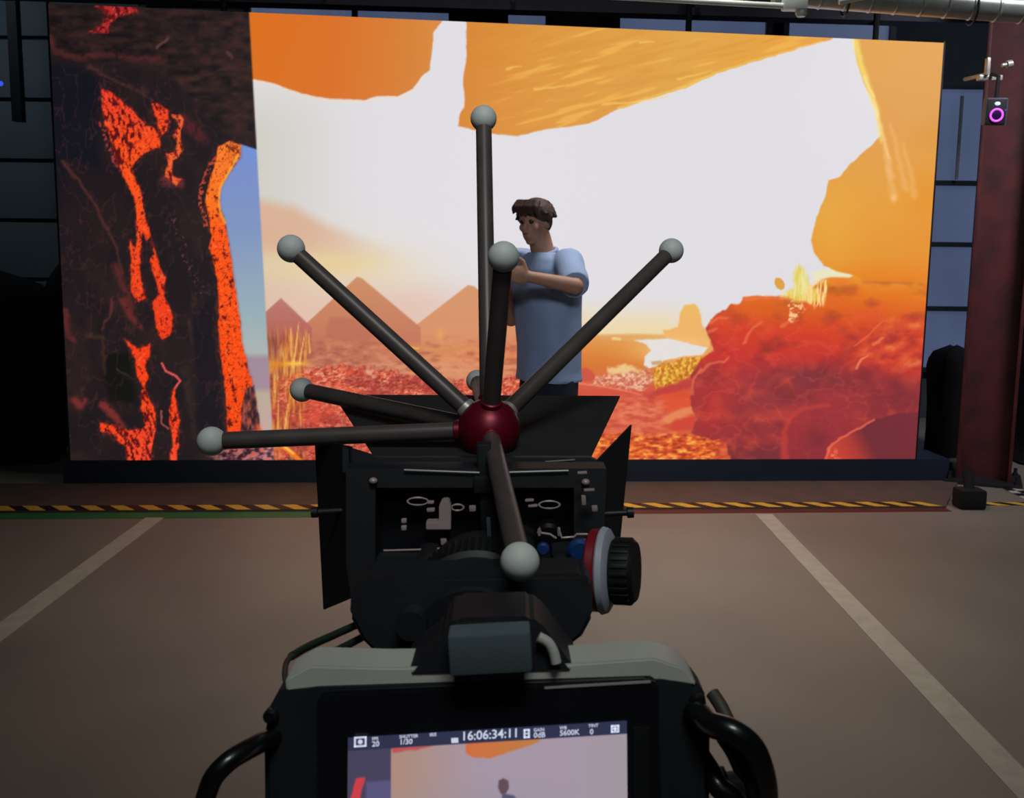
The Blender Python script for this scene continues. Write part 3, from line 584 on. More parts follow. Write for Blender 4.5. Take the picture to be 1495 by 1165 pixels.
for px in (1235, 1420):
    p = at(px, 6+(px-1300)*.07, 5.3); bm = NB(); torus(bm, p, B_-A_, .073, .006); tube(bm, [p+up*.07, Vector((p.x, p.y, ZC))], .005, 8); obj('hanger', bm, M['dark'], dt)
tag(obj('overhead_rail', tube(NB(), [at(1225, 3, 4.6), at(1345, -22, 4.6)], .012, 12), M['pipe']), 'bright slanting rail end at the top edge above the duct', 'rail')
for s, lb in ((1.0, 'first black strut rising from the top of the video wall, from the left'), (3.92, 'black strut rising from the video wall top above its middle'), (5.15, 'black strut rising from the video wall top near its right corner')):
    p = wl(s, -.16, 2.7); tag(obj('strut', tube(NB(), [p, p+up*.5], .02, 8), M['dark']), lb, 'strut')

# ================================================================ columns
def h_column(name, label, base, w, d, rotz, m, h=ZC):
    t = thing(name, label, 'column', (base.x, base.y, 0)); R3 = Matrix.Rotation(rotz, 3, 'Z'); tf = .022
    for s in (-1, 1):
        obj('flange', box(NB(), Vector((base.x, base.y, h/2))+R3 @ Vector((s*(w/2-tf/2), 0, 0)), (tf, d, h-.02), R3, bev=.003), m, t)
    obj('web', box(NB(), Vector((base.x, base.y, h/2)), (w-2*tf, .016, h-.02), R3), m, t)
    obj('base_plate', box(NB(), Vector((base.x, base.y, .014)), (w+.14, d+.14, .028), R3, bev=.003), M['dark'], t)
    bm = NB()
    for sx in (-1, 1):
        for sy in (-1, 1): lathe(bm, Vector((base.x, base.y, .028))+R3 @ Vector((sx*(w/2+.035), sy*(d/2+.03), 0)), (0, 0, 1), [(0, .02), (.018, .02), (.02, .012), (.05, .012)], 6)
    obj('anchor_bolt', bm, M['dark'], t)
    return t
cb = at_z(1434, 702, 0)
h_column('steel_column', 'dark red painted steel column right of the video wall', cb, .34, .26, math.radians(-24), M['red'])
hp0 = at_y(28, 178, 8.9); tag(obj('hanging_post', box(NB(), (hp0.x, 8.9, (hp0.z+ZC)/2), (.085, .085, ZC-hp0.z-.002), bev=.006), M['dark']), 'black square post hanging from the roof at the far left', 'post')
# foot clamp / cable box at the column foot
bm = NB(); p = at_z(1414, 741, 0); box(bm, p+up*.06, (.16, .14, .12), bev=.02); tube(bm, [p+up*.1, p+up*.2+Vector((.02, .1, 0))], .03, 10)
tag(obj('cable_box', bm, M['cloth']), 'small black box on the floor at the foot of the red column', 'box')
# covered equipment
def draped(cx, cy, w, d, h, seed, lump=.05):
    bm = NB(); n = 28; rings = []
    for k in range(16):
        z = h*k/15; s = 1 if z < h*.75 else math.sqrt(max(0, 1-((z-h*.75)/(h*.25))**2))*.9+.1
        r_ = []
        for j in range(n):
            a = 2*PI*j/n; f = noise.noise(Vector((math.cos(a)*2+seed, math.sin(a)*2, z*1.3)))*lump*2
            e = (abs(math.cos(a))**3+abs(math.sin(a))**3)**(-1/3)
            r_.append(bm.verts.new((cx+(w/2+f)*s*math.cos(a)*e, cy+(d/2+f)*s*math.sin(a)*e, z+f*.3*(k > 0))))
        rings.append(r_)
    for i in range(15):
        for j in range(n): bm.faces.new((rings[i][j], rings[i][(j+1) % n], rings[i+1][(j+1) % n], rings[i+1][j]))
    bm.faces.new(rings[0][::-1]); bm.faces.new(rings[-1]); return bm
pL = at_y(22, 398, 7.2)
tag(obj('covered_rack', draped(pL.x-.12, 7.2, .72, .5, pL.z, 1), M['cloth']), 'wide black cloth covered rack at the far left edge', 'rack')
pL2 = at_y(62, 372, 7.6); tag(obj('covered_rack', draped(pL2.x+.2, 7.85, .5, .4, pL2.z, 3, .05), M['cloth']), 'taller slim black covered rack close to the video wall left edge', 'rack')
pR = at_y(1392, 505, 7.8); tag(obj('covered_stand', draped(pR.x, 7.8, .3, .3, pR.z, 5, .03), M['cloth']), 'black covered stand behind the red column, right of the video wall', 'stand')
pq = at_y(1500, 560, 7.6)
ec = thing('equipment_case', 'black equipment case standing right of the red column', 'case', (pq.x+.12, 7.6, 0))
obj('body', box(NB(), (pq.x+.16, 7.6, .56), (.5, .4, 1.1), bev=.02), M['led_frame'], ec)
for k in range(3): obj('shelf_rail', box(NB(), (pq.x+.16, 7.39, .92-k*.07), (.44, .02, .022), bev=.004), M['mullion'], ec)
ck = thing('checker_marker', 'small black and white checked marker at the right edge of the floor', 'marker', at_z(1492, 722, 0))
c0 = at_z(1492, 722, 0); obj('board', box(NB(), c0+Vector((0, 0, .004)), (.12, .3, .008)), M['plate'], ck)
bm = NB()
for i in range(4):
    for j in range(2):
        if (i+j) % 2: box(bm, c0+Vector((-.03+.06*j, -.11+.073*i, .0085)), (.06, .073, .001))
obj('black_square', bm, M['btape'], ck)

# ================================================================ hanging tracking sensor
sp = at(1452, 163, 6.1); fz = Vector((-.12, -1, -.12)).normalized(); fx = fz.cross(up).normalized()*-1; fu = fx.cross(-fz).normalized()
fx = Vector((0, 0, 1)).cross(fz).normalized(); fu = fz.cross(fx).normalized(); F3 = frame(fx, fz*-1, fu)
tr = thing('tracking_sensor', 'small grey box with a glowing magenta ring hanging before the red column', 'sensor', sp)
obj('housing', box(NB(), sp, (.128, .07, .158), F3, bev=.012), M['housing'], tr)
obj('face_plate', box(NB(), sp+fz*.035, (.112, .006, .142), F3, bev=.002), M['dark'], tr)
obj('lens_glass', lathe(NB(), sp+fz*.036-fu*.02, fz, [(0, .03), (.006, .03), (.008, .026)]), M['violet'], tr)
obj('ring_light', torus(NB(), sp+fz*.044-fu*.02, fz, .034, .006), M['magenta'], tr)
obj('status_light', ball(NB(), sp+fz*.038+fu*.045, .013, 16, 10, (1.3, .8, .8)), M['cyan'], tr)
obj('indicator', ball(NB(), sp+fz*.036+fx*.05+fu*.008, .004, 12, 8), M['bluelight'], tr)
bm = NB(); tube(bm, [sp+fu*.075, sp+fu*.2, sp+fu*.21+Vector((0, .1, .02))], .012, 10); obj('hanger_arm', bm, M['dark'], tr)
bm = NB(); cpt = sp+fu*.21+Vector((0, .12, .0)); box(bm, cpt, (.14, .05, .03), bev=.006); box(bm, cpt+Vector((-.03, -.03, .06)), (.02, .04, .1), bev=.004)
lathe(bm, cpt+Vector((.06, -.02, .07)), (1, 0, .2), [(0, .012), (.03, .012), (.03, .022), (.06, .022)], 16); tube(bm, [cpt+Vector((-.02, -.02, .02)), cpt+Vector((-.02, .3, .04))], .012, 8)
obj('clamp', bm, M['silver'], tr)
tag(obj('indicator_light', ball(NB(), at_y(1, 122, 8.6), .02, 12, 8), M['bluelight']), 'tiny blue light at the left edge of the view', 'light')

# ================================================================ person
PX, PY = at_z(797, 810, 0).x, at_z(797, 810, 0).y
pf = Vector((-.8, -.6, 0)); pl = Vector((.6, -.8, 0)); PB = Vector((PX, PY, 0))
def J(a, b, z): return PB+pf*a+pl*b+up*z
def cap(bm, p0, p1, r0, r1, n=14):
    ball(bm, p0, r0, n, 10); ball(bm, p1, r1, n, 10); tube(bm, [p0, p1], [r0, r1], n)
def ell(bm, secs, n=26, fx_=None, lx_=None, fold=0, seed=0):   # secs: (a, b, z, r_forward, r_side)
    fx_ = fx_ or pf; lx_ = lx_ or pl; rings = []
    for a, b, z, ra, rb in secs:
        r_ = []
        for j in range(n):
            t = 2*PI*j/n; k = 1+fold*noise.noise(Vector((math.cos(t)*1.6+seed, math.sin(t)*1.6, z*1.2)))
            r_.append(bm.verts.new(J(a, b, z)+fx_*math.cos(t)*ra*k+lx_*math.sin(t)*rb*k))
        rings.append(r_)
    for i in range(len(rings)-1):
        for j in range(n): bm.faces.new((rings[i][j], rings[i][(j+1) % n], rings[i+1][(j+1) % n], rings[i+1][j]))
    bm.faces.new(rings[0][::-1]); bm.faces.new(rings[-1]); bmesh.ops.recalc_face_normals(bm, faces=bm.faces); return bm
per = thing('person', 'person in an oversized grey blue t-shirt before the video wall, forearm raised to chest', 'person', PB)
bm = NB()
ell(bm, [(0, 0, .84, .085, .12), (0, 0, .92, .10, .14), (0, 0, 1.05, .105, .145), (.01, 0, 1.2, .115, .155), (.02, 0, 1.32, .12, .175), (.025, 0, 1.41, .10, .17), (.03, 0, 1.465, .065, .1), (.04, 0, 1.49, .05, .055)])
cap(bm, J(.035, 0, 1.45), J(.075, 0, 1.58), .06, .054)                       # neck
SH = {1: J(.03, .17, 1.44), -1: J(.03, -.17, 1.44)}
EL = {1: J(.14, .35, 1.355), -1: J(.05, -.25, 1.17)}; HA = {1: J(.335, .27, 1.395), -1: J(.22, -.06, 1.325)}
for s in (1, -1):
    cap(bm, SH[s], EL[s], .05, .038); cap(bm, EL[s], HA[s], .038, .026)
    cap(bm, J(0, s*.09, .88), J(.02, s*.10, .48), .074, .056); cap(bm, J(.02, s*.10, .48), J(-.03, s*.105, .09), .054, .036)
# head
hd = Vector((-.55, -.82, -.2)).normalized(); hl = Vector((.83, -.556, 0)).normalized(); hu = hl.cross(hd).normalized()*-1
hu = hd.cross(hl).normalized()
if hu.z < 0: hu = -hu
HC = J(.105, .0, 1.645); HS = .86; HF = frame(hd, hl, hu)*HS
def hp(a, b, c): return HC+(hd*a+hl*b+hu*c)*HS
ball(bm, hp(-.012, 0, .025), 1, 28, 20, (.098, .076, .092), HF); ball(bm, hp(.028, 0, -.045), 1, 24, 16, (.062, .056, .075), HF)
ball(bm, hp(.06, 0, -.098), .022, 16, 10, (1, 1.2, .8), HF)                  # chin
tube(bm, [hp(.082, 0, .02), hp(.104, 0, -.028)], [.009, .014], 10); ball(bm, hp(.1, 0, -.03), .014, 12, 8)
for s in (1, -1):
    ball(bm, hp(.074, s*.03, .024), .016, 12, 8, (.6, 1.3, .5), HF); ball(bm, hp(.055, s*.042, -.02), .02, 12, 8)
    ball(bm, hp(-.01, s*.078, -.01), .03, 14, 10, (.6, .3, 1.05), HF)
ball(bm, hp(.086, 0, -.062), .012, 12, 8, (.7, 1.8, .45), HF); ball(bm, hp(.083, 0, -.074), .012, 12, 8, (.7, 1.6, .5), HF)
# hands: palm, four fingers, thumb
for s in (1, -1):
    fd = (HA[s]-EL[s]).normalized(); sd = up.cross(fd).normalized(); ud = fd.cross(sd).normalized(); pc = HA[s]+fd*.05
    hf = frame(fd, sd, ud); ball(bm, pc, 1, 16, 12, (.052, .019, .042), hf)
    for k in range(4):
        o_ = ud*(.03-.02*k); L_ = (.066, .075, .07, .055)[k]; b0 = pc+fd*.035+o_; spread = ud*(.012-.008*k)
        b1 = b0+(fd*.9+spread*6*.2).normalized()*L_*.5; b2 = b1+(fd*.75+sd*s*-.55+spread).normalized()*L_*.3; b3 = b2+(fd*.4+sd*s*-.9).normalized()*L_*.25
        cap(bm, b0, b1, .0095, .0088, 10); cap(bm, b1, b2, .0088, .008, 10); cap(bm, b2, b3, .008, .007, 10)
    t0 = pc-fd*.02+ud*.03; t1 = t0+(fd*.5+ud*.9).normalized()*.035; t2 = t1+(fd*.9+ud*.4).normalized()*.03
    cap(bm, t0, t1, .013, .011, 10); cap(bm, t1, t2, .011, .009, 10)
obj('body', remeshed(bm, .0055, 3), M['skin'], per)
for s in (1, -1): obj('eye', ball(NB(), hp(.076, s*.03, .016), .011, 14, 10), M['blackg'], per)
bm = NB()                                                                     # hair: cap of lumpy locks with a fringe
ball(bm, hp(-.022, 0, .045), 1, 30, 20, (.104, .088, .086), HF); ball(bm, hp(-.06, 0, .0), 1, 20, 14, (.055, .075, .08), HF)
rnd = random.Random(3)
for k in range(110):
    a = rnd.uniform(0, 2*PI); e = rnd.uniform(-.05, 1.4); d = Vector((math.cos(a)*math.cos(e), math.sin(a)*math.cos(e), math.sin(e)))
    if d.x > .5 and d.z < .42: continue
    p = HC+HF @ Vector((-.022+d.x*.1, d.y*.086, .04+d.z*.082)); t_ = HF @ Vector((d.x*.3-.1*d.y, d.y*.4+d.x*.2, -.5))
    tube(bm, [p, p+t_*.03, p+t_*.05+HF @ d*.012], [.017, .013, .004], 7)
for k in range(11):
    b = -.075+k*.015; tube(bm, [hp(.04, b*.75, .118), hp(.082, b*.95, .09), hp(.09, b, .058+.012*math.sin(k*2.3))], [.02, .014, .005], 8)
for s in (1, -1): tube(bm, [hp(-.01, s*.08, .05), hp(-.0, s*.092, .012), hp(-.012, s*.098, -.012)], [.022, .016, .005], 8)
obj('hair', remeshed(bm, .006, 1, .4), M['hair'], per)
bm = NB()                                                                     # shirt
ell(bm, [(.0, 0, .885, .15, .18), (.0, 0, .93, .14, .175), (.0, 0, 1.05, .135, .175), (.01, 0, 1.2, .14, .18), (.02, 0, 1.32, .14, .19), (.025, 0, 1.42, .12, .195), (.03, 0, 1.475, .095, .155), (.04, 0, 1.505, .07, .085)], 40, fold=.16)
for s in (1, -1):
    d = (EL[s]-SH[s]); tube(bm, [SH[s]-d*.25, SH[s]+d*.2, SH[s]+d*.6, SH[s]+d*.95], [.075, .072, .07, .066], 20)
    for q_ in range(3): pass
sh = remeshed(bm, .008, 4)
for v in sh.verts:
    v.co += (v.normal if v.normal.length else Vector())*.006*noise.noise(Vector((v.co.x*9, v.co.y*9, v.co.z*3)))
obj('shirt', sh, M['shirt'], per)
bm = NB(); torus(bm, J(.048, 0, 1.503), (J(.075, 0, 1.57)-J(.035, 0, 1.45)), .066, .009); obj('collar', bm, M['shirt'], per)
bm = NB(); ell(bm, [(0, 0, .80, .115, .155), (0, 0, .92, .115, .155), (0, 0, 1.0, .105, .15)], 28)
for s in (1, -1):
    tube(bm, [J(0, s*.078, .9), J(.02, s*.10, .5), J(-.02, s*.105, .1)], [.096, .088, .075], 20)
obj('trousers', remeshed(bm, .009, 3), M['trouser'], per)
for s in (1, -1):
    bm = NB(); ball(bm, J(.1, s*.11, .04), 1, 20, 12, (.12, .045, .04), frame(pf, pl, up)); ball(bm, J(-.01, s*.107, .06), 1, 20, 12, (.06, .042, .06), frame(pf, pl, up))
    box(bm, J(.06, s*.11, .012), (.27, .09, .022), frame(pf, pl, up), bev=.01); obj('shoe', remeshed(bm, .006, 2), M['shoe_l'], per)

# ================================================================ camera rig
th = math.radians(3.2)
vx = (RT*math.cos(th)+UP*math.sin(th)).normalized(); vy = (UP*math.cos(th)-RT*math.sin(th)).normalized(); VF = frame(vx, FW, vy)   # the display plane
rx = Vector((vx.x, 0, vx.z)).normalized(); ry = Vector((0, 1, 0)); rz = rx.cross(ry).normalized(); RF = frame(rx, ry, rz)       # the level rig
# --- cinema camera
cam = thing('cinema_camera', 'black cinema camera in the foreground with its rear display lit', 'camera', at(712, 1250, .44))
D = .42
bm = NB(); prism(bm, [at(x, y, D) for x, y in ((386, 1300), (384, 1080), (392, 1035), (410, 1003), (462, 994), (965, 983), (1012, 990), (1030, 1015), (1038, 1060), (1036, 1300))], ry*.0205); bevel_all(bm, .0025)
obj('body', bm, M['black'], cam)
bm = NB(); prism(bm, [at(x, y, D+.021) for x, y in ((392, 1300), (392, 1080), (420, 1035), (1000, 1015), (1028, 1060), (1030, 1300))], ry*.035); bevel_all(bm, .002); obj('front_body', bm, M['black'], cam)
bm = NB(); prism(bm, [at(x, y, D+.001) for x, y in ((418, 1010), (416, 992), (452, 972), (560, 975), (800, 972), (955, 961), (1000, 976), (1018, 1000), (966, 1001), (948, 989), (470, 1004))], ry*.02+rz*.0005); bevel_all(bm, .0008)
obj('top_highlight', bm, M['plate'], cam)  # pale colour paints the lamp highlight along the black body's top
bm = NB(); prism(bm, [at(x, y, D-.004) for x, y in ((466, 1300), (463, 1018), (480, 1010), (940, 992), (962, 998), (968, 1300))], FW*.006); bevel_all(bm, .0012)
obj('display_bezel', bm, M['blackg'], cam)
bm = NB(); prism(bm, [at(x, y, D-.0045) for x, y in ((795, 1003), (950, 994), (950, 997), (795, 1006))], FW*.001); obj('bezel_trim', bm, M['silver'], cam)
obj('side_rail', prism(NB(), [at(x, y, D-.0045) for x, y in ((925, 1062), (948, 1060), (950, 1300), (928, 1300))], FW*.003), M['rubber'], cam)
s00, s10, s01, s11 = at(506, 1318, D-.0052), at(917, 1293, D-.0052), at(508, 1077, D-.0052), at(915, 1052, D-.0052)
def disp_cols(u, v):
    X = 508+u*407; Y = (1-v)*241                       # picture units, y down from the top of the display
    a = Art(X, Y+0.); a.C[:] = (164, 148, 164)
    a.mix(sm(720, 560, X), (172, 138, 122)); a.mix(sm(60, 110, Y)*sm(900, 700, X)*.3, (150, 140, 150)); a.mix(sm(820, 915, X)*.6, (156, 150, 152))
    a.mix(a.poly([(680, 18), (790, 18), (786, 24), (740, 37), (715, 43), (690, 40), (680, 33)], 1.5, 3), a.grad([(680, (206, 108, 64)), (790, (186, 124, 66))], X))
    a.mix(a.poly([(570, 18), (640, 18), (620, 23), (575, 26)], 1.5, 3)*.8, (190, 70, 76))
    a.mix(sm(572, 570, X), (70, 64, 90)); a.mix(a.poly([(535, 66), (575, 66), (575, 200), (535, 200)], 3)*sm(572, 570, X)*.8, (92, 88, 132))
    a.mix(a.poly([(520, 60), (534, 60), (532, 68), (526, 90), (522, 240), (508, 240), (512, 90)], 1.5, 3), (202, 62, 70))
    a.mix(sm(150, 170, Y)*sm(572, 574, X)*.7, (170, 96, 70)); a.mix(sm(190, 215, Y)*.6, (140, 60, 50))
    a.mix(a.poly([(728, 76), (735, 73), (742, 77), (743, 88), (738, 96), (731, 96), (727, 86)], 1.4), (96, 76, 84)); a.mix(a.poly([(733, 95), (750, 99), (758, 110), (757, 170), (735, 170), (732, 120)], 1.4), (84, 84, 110))
    a.mix(sm(19.5, 18.5, Y), (44, 48, 74)); return np.clip(a.C, 0, 255)/255.
dsp = display_mesh('display_screen', 300, 180, s00, s10, s01, s11, disp_cols, cam)
ORG[dsp] = ORG[cam]
tu = (s11-s01).normalized(); tv = (s01-s00).normalized()
def txt(s, px, py, h, name='screen_text', align='LEFT'):
    o_ = at(px, py, D-.0056); obj(name, text_bm(s, h/FPX*D/.7, o_, tu, tv, .00005, align), M['glyph'], dsp, smooth=False)
txt('16:06:34:11', 673, 1081, 12.6, 'timecode')
for s_, px, py in (('FPS', 543, 1081), ('SHUTTER', 583, 1078), ('IRIS', 627, 1075), ('GAIN', 779, 1068), ('WB', 817, 1065), ('TINT', 859, 1062)): txt(s_, px, py, 4.5)
for s_, px, py in (('20', 543, 1090), ('1/30', 583, 1087), ('0dB', 779, 1077), ('5600K', 817, 1074), ('0', 861, 1072)): txt(s_, px, py, 7.5)
def icon(px, py, w_, h_): 
    bm = NB(); c = at(px, py, D-.0056); k = D/FPX; t_ = 2.6
    for dx, dy, a_, b_ in ((0, h_/2-t_/2, w_, t_), (0, -h_/2+t_/2, w_, t_), (-w_/2+t_/2, 0, t_, h_), (w_/2-t_/2, 0, t_, h_)): box(bm, c+tu*dx*k+tv*dy*k, (a_*k, .0001, b_*k), frame(tu, tu.cross(tv), tv))
    return bm, c, k
bm, c, k = icon(526, 1083, 18, 15); lathe(bm, c, tu.cross(tv), [(0, 3.4*k), (.0001, 3.4*k)], 16); obj('focus_icon', bm, M['glyph'], dsp, smooth=False)
bm, c, k = icon(769, 1071, 9, 13); box(bm, c, (7*k, .0001, 1.6*k), VF); obj('card_icon', bm, M['glyph'], dsp, smooth=False)
bm, c, k = icon(898, 1064, 12, 11); box(bm, c, (12*k, .0001, 2*k), VF); box(bm, c, (3*k, .0001, 9*k), VF); obj('battery_icon', bm, M['glyph'], dsp, smooth=False)
bm = NB(); box(bm, at(664, 1081, D-.0056), (10*k, .0001, 7*k), VF); obj('record_icon', bm, M['glyph'], dsp, smooth=False)
# accessory shoe hump
bm = NB(); prism(bm, [at(x, y, D+.0) for x, y in ((585, 990), (612, 962), (640, 945), (650, 915), (668, 904), (775, 902), (795, 918), (830, 966), (848, 984))], ry*.035); bevel_all(bm, .002); obj('hump', bm, M['black'], cam)
obj('accessory_shoe', box(NB(), at(716, 946, D-.012), (.0325, .014, .0165), RF, bev=.0016), M['shoe'], cam)
bm = NB(); tube(bm, [at(786, 930, D-.003), at(800, 938, D-.003), at(808, 952, D-.003), at(812, 968, D-.003)], .0022, 10, smoothp=4); obj('ring_highlight', bm, M['plate'], cam)  # pale curve paints the highlight on a ring
for px, py in ((1015, 1018), (400, 1040)): bm = NB(); lathe(bm, at(px, py, D+.004), -FW, [(0, .0032), (.006, .0032), (.0075, .002)], 16); obj('cable_socket', bm, M['blackg'], cam)
# lens with its barrel rings
lc = at(690, 948, .50); bm = NB(); K = .62
lathe(bm, lc, ry, [(a*.9, b*K) for a, b in [(0, .03), (0, .048), (.012, .05), (.014, .055), (.03, .0565), (.032, .053), (.05, .053), (.052, .058), (.075, .058), (.077, .052), (.115, .05), (.117, .044)]], 48)
obj('lens_barrel', bm, M['black'], cam)
bm = NB()
for j in range(60):
    a = 2*PI*j/60; box(bm, lc+ry*.057+(rx*math.cos(a)+rz*math.sin(a))*.0585*K, (.0016, .02, .0022), frame(-(rx*math.sin(a)-rz*math.cos(a)), ry, rx*math.cos(a)+rz*math.sin(a)))
obj('gear_teeth', bm, M['rubber'], cam)
bm = NB(); box(bm, at(700, 1010, .485)-rz*.0, (.06, .05, .03), RF, bev=.004); obj('lens_mount', bm, M['black'], cam)
# --- tripod
hb = cam.location; tpd = thing('tripod', 'black tripod below the camera rig', 'tripod', (hb.x, hb.y+.03, 0))
tc = Vector((hb.x, hb.y+.03, 0)); zt_ = at(712, 1300, .44).z-.006
bm = NB(); box(bm, (tc.x, tc.y, zt_-.01), (.1, .12, .024), bev=.004); lathe(bm, (tc.x, tc.y, zt_-.16), (0, 0, 1), [(0, .03), (.02, .055), (.08, .055), (.1, .04), (.14, .04)], 28)
obj('fluid_head', bm, M['black'], tpd)
obj('centre_column', tube(NB(), [(tc.x, tc.y, .55), (tc.x, tc.y, zt_-.15)], .016, 16), M['black'], tpd)
obj('crown', lathe(NB(), (tc.x, tc.y, zt_-.24), (0, 0, 1), [(0, .04), (.01, .055), (.05, .055), (.06, .04)], 24), M['black'], tpd)
for k in range(3):
    a = PI/2+k*2*PI/3; d = Vector((math.cos(a), math.sin(a), 0)); lg = obj('leg', tube(NB(), [Vector((tc.x, tc.y, zt_-.22))+d*.045, Vector((tc.x, tc.y, .03))+d*.5], [.017, .013], 14), M['black'], tpd)
    obj('rubber_foot', ball(NB(), Vector((tc.x, tc.y, .022))+d*.505, .022, 14, 10), M['rubber'], lg)
# --- cables at both sides of the body
def cable(name, label, pts, r, m='cable', flat=1.): return tag(obj(name, tube(NB(), [at(*p) for p in pts], r, 14, smoothp=6, flat=flat), M[m]), label, 'cable')
cable('power_cable', 'thick black cable looping down from the camera body on the left', [(430, 1060, .437), (408, 1072, .425), (370, 1090, .41), (330, 1115, .4), (305, 1150, .4), (296, 1215, .41), (300, 1400, .44)], .0040)
cable('video_cable', 'thick glossy black cable arching out from the right of the camera', [(1012, 1036, .42), (1035, 1056, .412), (1068, 1068, .405), (1098, 1092, .405), (1113, 1130, .41), (1118, 1180, .42), (1120, 1320, .44)], .0052)
cable('lens_cable', 'inner thinner black cable under the glossy one on the right', [(1058, 1074, .418), (1072, 1095, .415), (1085, 1122, .415), (1102, 1150, .415), (1108, 1240, .43)], .0040)
cable('antenna', 'short brown grey tube beside the right shoulder of the camera', [(1040, 1012, .47), (1053, 1032, .465), (1066, 1060, .46)], .0032, 'brownc')
cable('signal_cable', 'lower black cable bundle beside the body, bottom right', [(1020, 1100, .43), (1038, 1128, .425), (1050, 1150, .42), (1078, 1178, .42), (1090, 1260, .43)], .0045)
bm = NB(); box(bm, at(1050, 1134, .43), (.006, .008, .006), RF, bev=.001); box(bm, at(1082, 1152, .45), (.016, .012, .014), RF, bev=.004); tag(obj('cable_plug', bm, M['rubber']), 'black plug between the cables at the bottom right of the camera', 'plug')
cable('ribbon_cable', 'upper dark green flat cable running from the rig to the camera body left', [(530, 908, .52), (490, 926, .5), (450, 944, .48), (426, 958, .462)], .0024, 'greenc', .8)
cable('ribbon_cable', 'lower dark green flat cable running from the rig to the camera body left', [(530, 930, .52), (495, 948, .5), (460, 964, .48), (438, 978, .465)], .0024, 'greenc', .8)
cable('thin_wire', 'thin red brown wire curving down at the left camera shoulder', [(426, 957, .462), (418, 968, .455), (416, 985, .448), (419, 1003, .44)], .0013, 'brownc')
# --- matte box
mb = thing('matte_box', 'black matte box with flared flags in front of the lens', 'matte box', at(690, 880, .63))
bm = NB(); fr = [((505, 684), (885, 684), (885, 712), (505, 712)), ((505, 820), (870, 820), (860, 872), (512, 872)), ((505, 712), (548, 712), (548, 820), (505, 820)), ((838, 712), (885, 712), (880, 820), (838, 820))]
for q in fr: prism(bm, [at(x, y, .62) for x, y in q], ry*.02)
obj('filter_stage', bm, M['black'], mb)
obj('backing', prism(NB(), [at(x, y, .645) for x, y in ((505, 684), (885, 684), (880, 830), (512, 830))], ry*.004), M['blackg'], mb)
def quad_slab(pts, th_):
    n = (pts[1]-pts[0]).cross(pts[3]-pts[0]).normalized(); return prism(NB(), pts, n*th_)
obj('top_flag', quad_slab([at(548, 670, .655), at(862, 670, .655), at(905, 580, .80), at(487, 578, .80)], .0012), M['flag'], mb)
obj('side_flag', quad_slab([at(512, 652, .645), at(515, 872, .645), at(472, 890, .70), at(459, 640, .70)], .0012), M['black'], mb)
obj('side_flag', quad_slab([at(866, 676, .645), at(862, 792, .645), at(903, 790, .71), at(920, 620, .71)], .0012), M['flag'], mb)
bm = NB(); prism(bm, [at(x, y, .648) for x, y in ((500, 652), (548, 668), (862, 668), (880, 676), (880, 690), (500, 690))], ry*.006); obj('flag_hinge', bm, M['black'], mb)
obj('edge_highlight', tube(NB(), [at(590, 686, .618), at(700, 690, .618)], .0006, 8), M['silver'], mb); obj('edge_highlight', tube(NB(), [at(722, 690, .618), at(830, 687, .618)], .0006, 8), M['silver'], mb)  # thin silver lines paint the light caught along the top edge
obj('edge_highlight', tube(NB(), [at(796, 674, .64), at(858, 670, .652)], .0004, 8), M['silver'], mb)
for px, py in ((463, 748), (917, 748)): bm = NB(); lathe(bm, at(px-8 if px < 600 else px+8, py, .66), rx if px < 600 else -rx, [(0, .0035), (.004, .0035), (.0045, .002), (.02, .002)], 14); obj('side_knob', bm, M['black'], mb)
for px, py in ((545, 702), (855, 704)): obj('screw', ball(NB(), at(px, py, .618), .0026, 14, 10, (1, 1, .8)), M['pinkish'], mb)
for px, py in ((610, 732), (802, 737)): obj('eyelet', torus(NB(), at(px, py, .615), FW, .0062, .0007, sx=1., sy=.36, up=UP), M['pinkish'], mb)
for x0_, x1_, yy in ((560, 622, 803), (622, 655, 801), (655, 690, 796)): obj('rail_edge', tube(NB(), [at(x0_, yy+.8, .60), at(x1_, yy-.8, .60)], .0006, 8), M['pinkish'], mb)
bm = NB(); prism(bm, [at(x, y, .598) for x, y in ((622, 762), (641, 762), (641, 738), (645, 731), (655, 730), (658, 738), (658, 774), (622, 774))], ry*.008); bevel_all(bm, .0006); obj('lock_lever', bm, M['pinkish'], mb)
for q in ((590, 760, 8, 6), (590, 770, 8, 7), (629, 733, 10, 4), (629, 744, 12, 5), (690, 742, 10, 8), (852, 730, 7, 14), (868, 742, 9, 8), (648, 790, 9, 10), (787, 777, 4, 10), (816, 776, 5, 12), (860, 715, 16, 3), (850, 690, 14, 3), (773, 730, 13, 3), (778, 738, 14, 3), (692, 800, 4, 9)):
    px, py, w_, h_ = q; kk = .605/FPX; obj('fitting', box(NB(), at(px, py, .605), (w_*kk, .004, h_*kk), RF, bev=.0008), M['pinkish'], mb)
bm = NB(); torus(bm, at(668, 741, .61), FW, .0036, .0007, sx=1, sy=.5, up=UP); obj('eyelet', bm, M['pinkish'], mb)
for x_ in (800, 640): obj('filter_knob', lathe(NB(), at(x_, 775, .625), -ry, [(0, .008), (.012, .008), (.014, .006)], 24), M['blackg'], mb)
# two support rods of the rig
for px in (600, 770): tag(obj('support_rod', tube(NB(), [at(px, 915, .49), at(px, 915, .49)+ry*.17], .0075, 18), M['black']), 'black round support rod under the matte box, '+('left' if px < 700 else 'right')+' one', 'rod')
bm = NB(); prism(bm, [at(x, y, .5) for x, y in ((512, 862), (530, 845), (850, 838), (864, 850), (866, 900), (850, 930), (828, 946), (800, 940), (760, 915), (640, 915), (600, 962), (555, 962), (528, 935), (510, 900))], ry*.03); bevel_all(bm, .002)
obj('lens_support', bm, M['black'], cam)
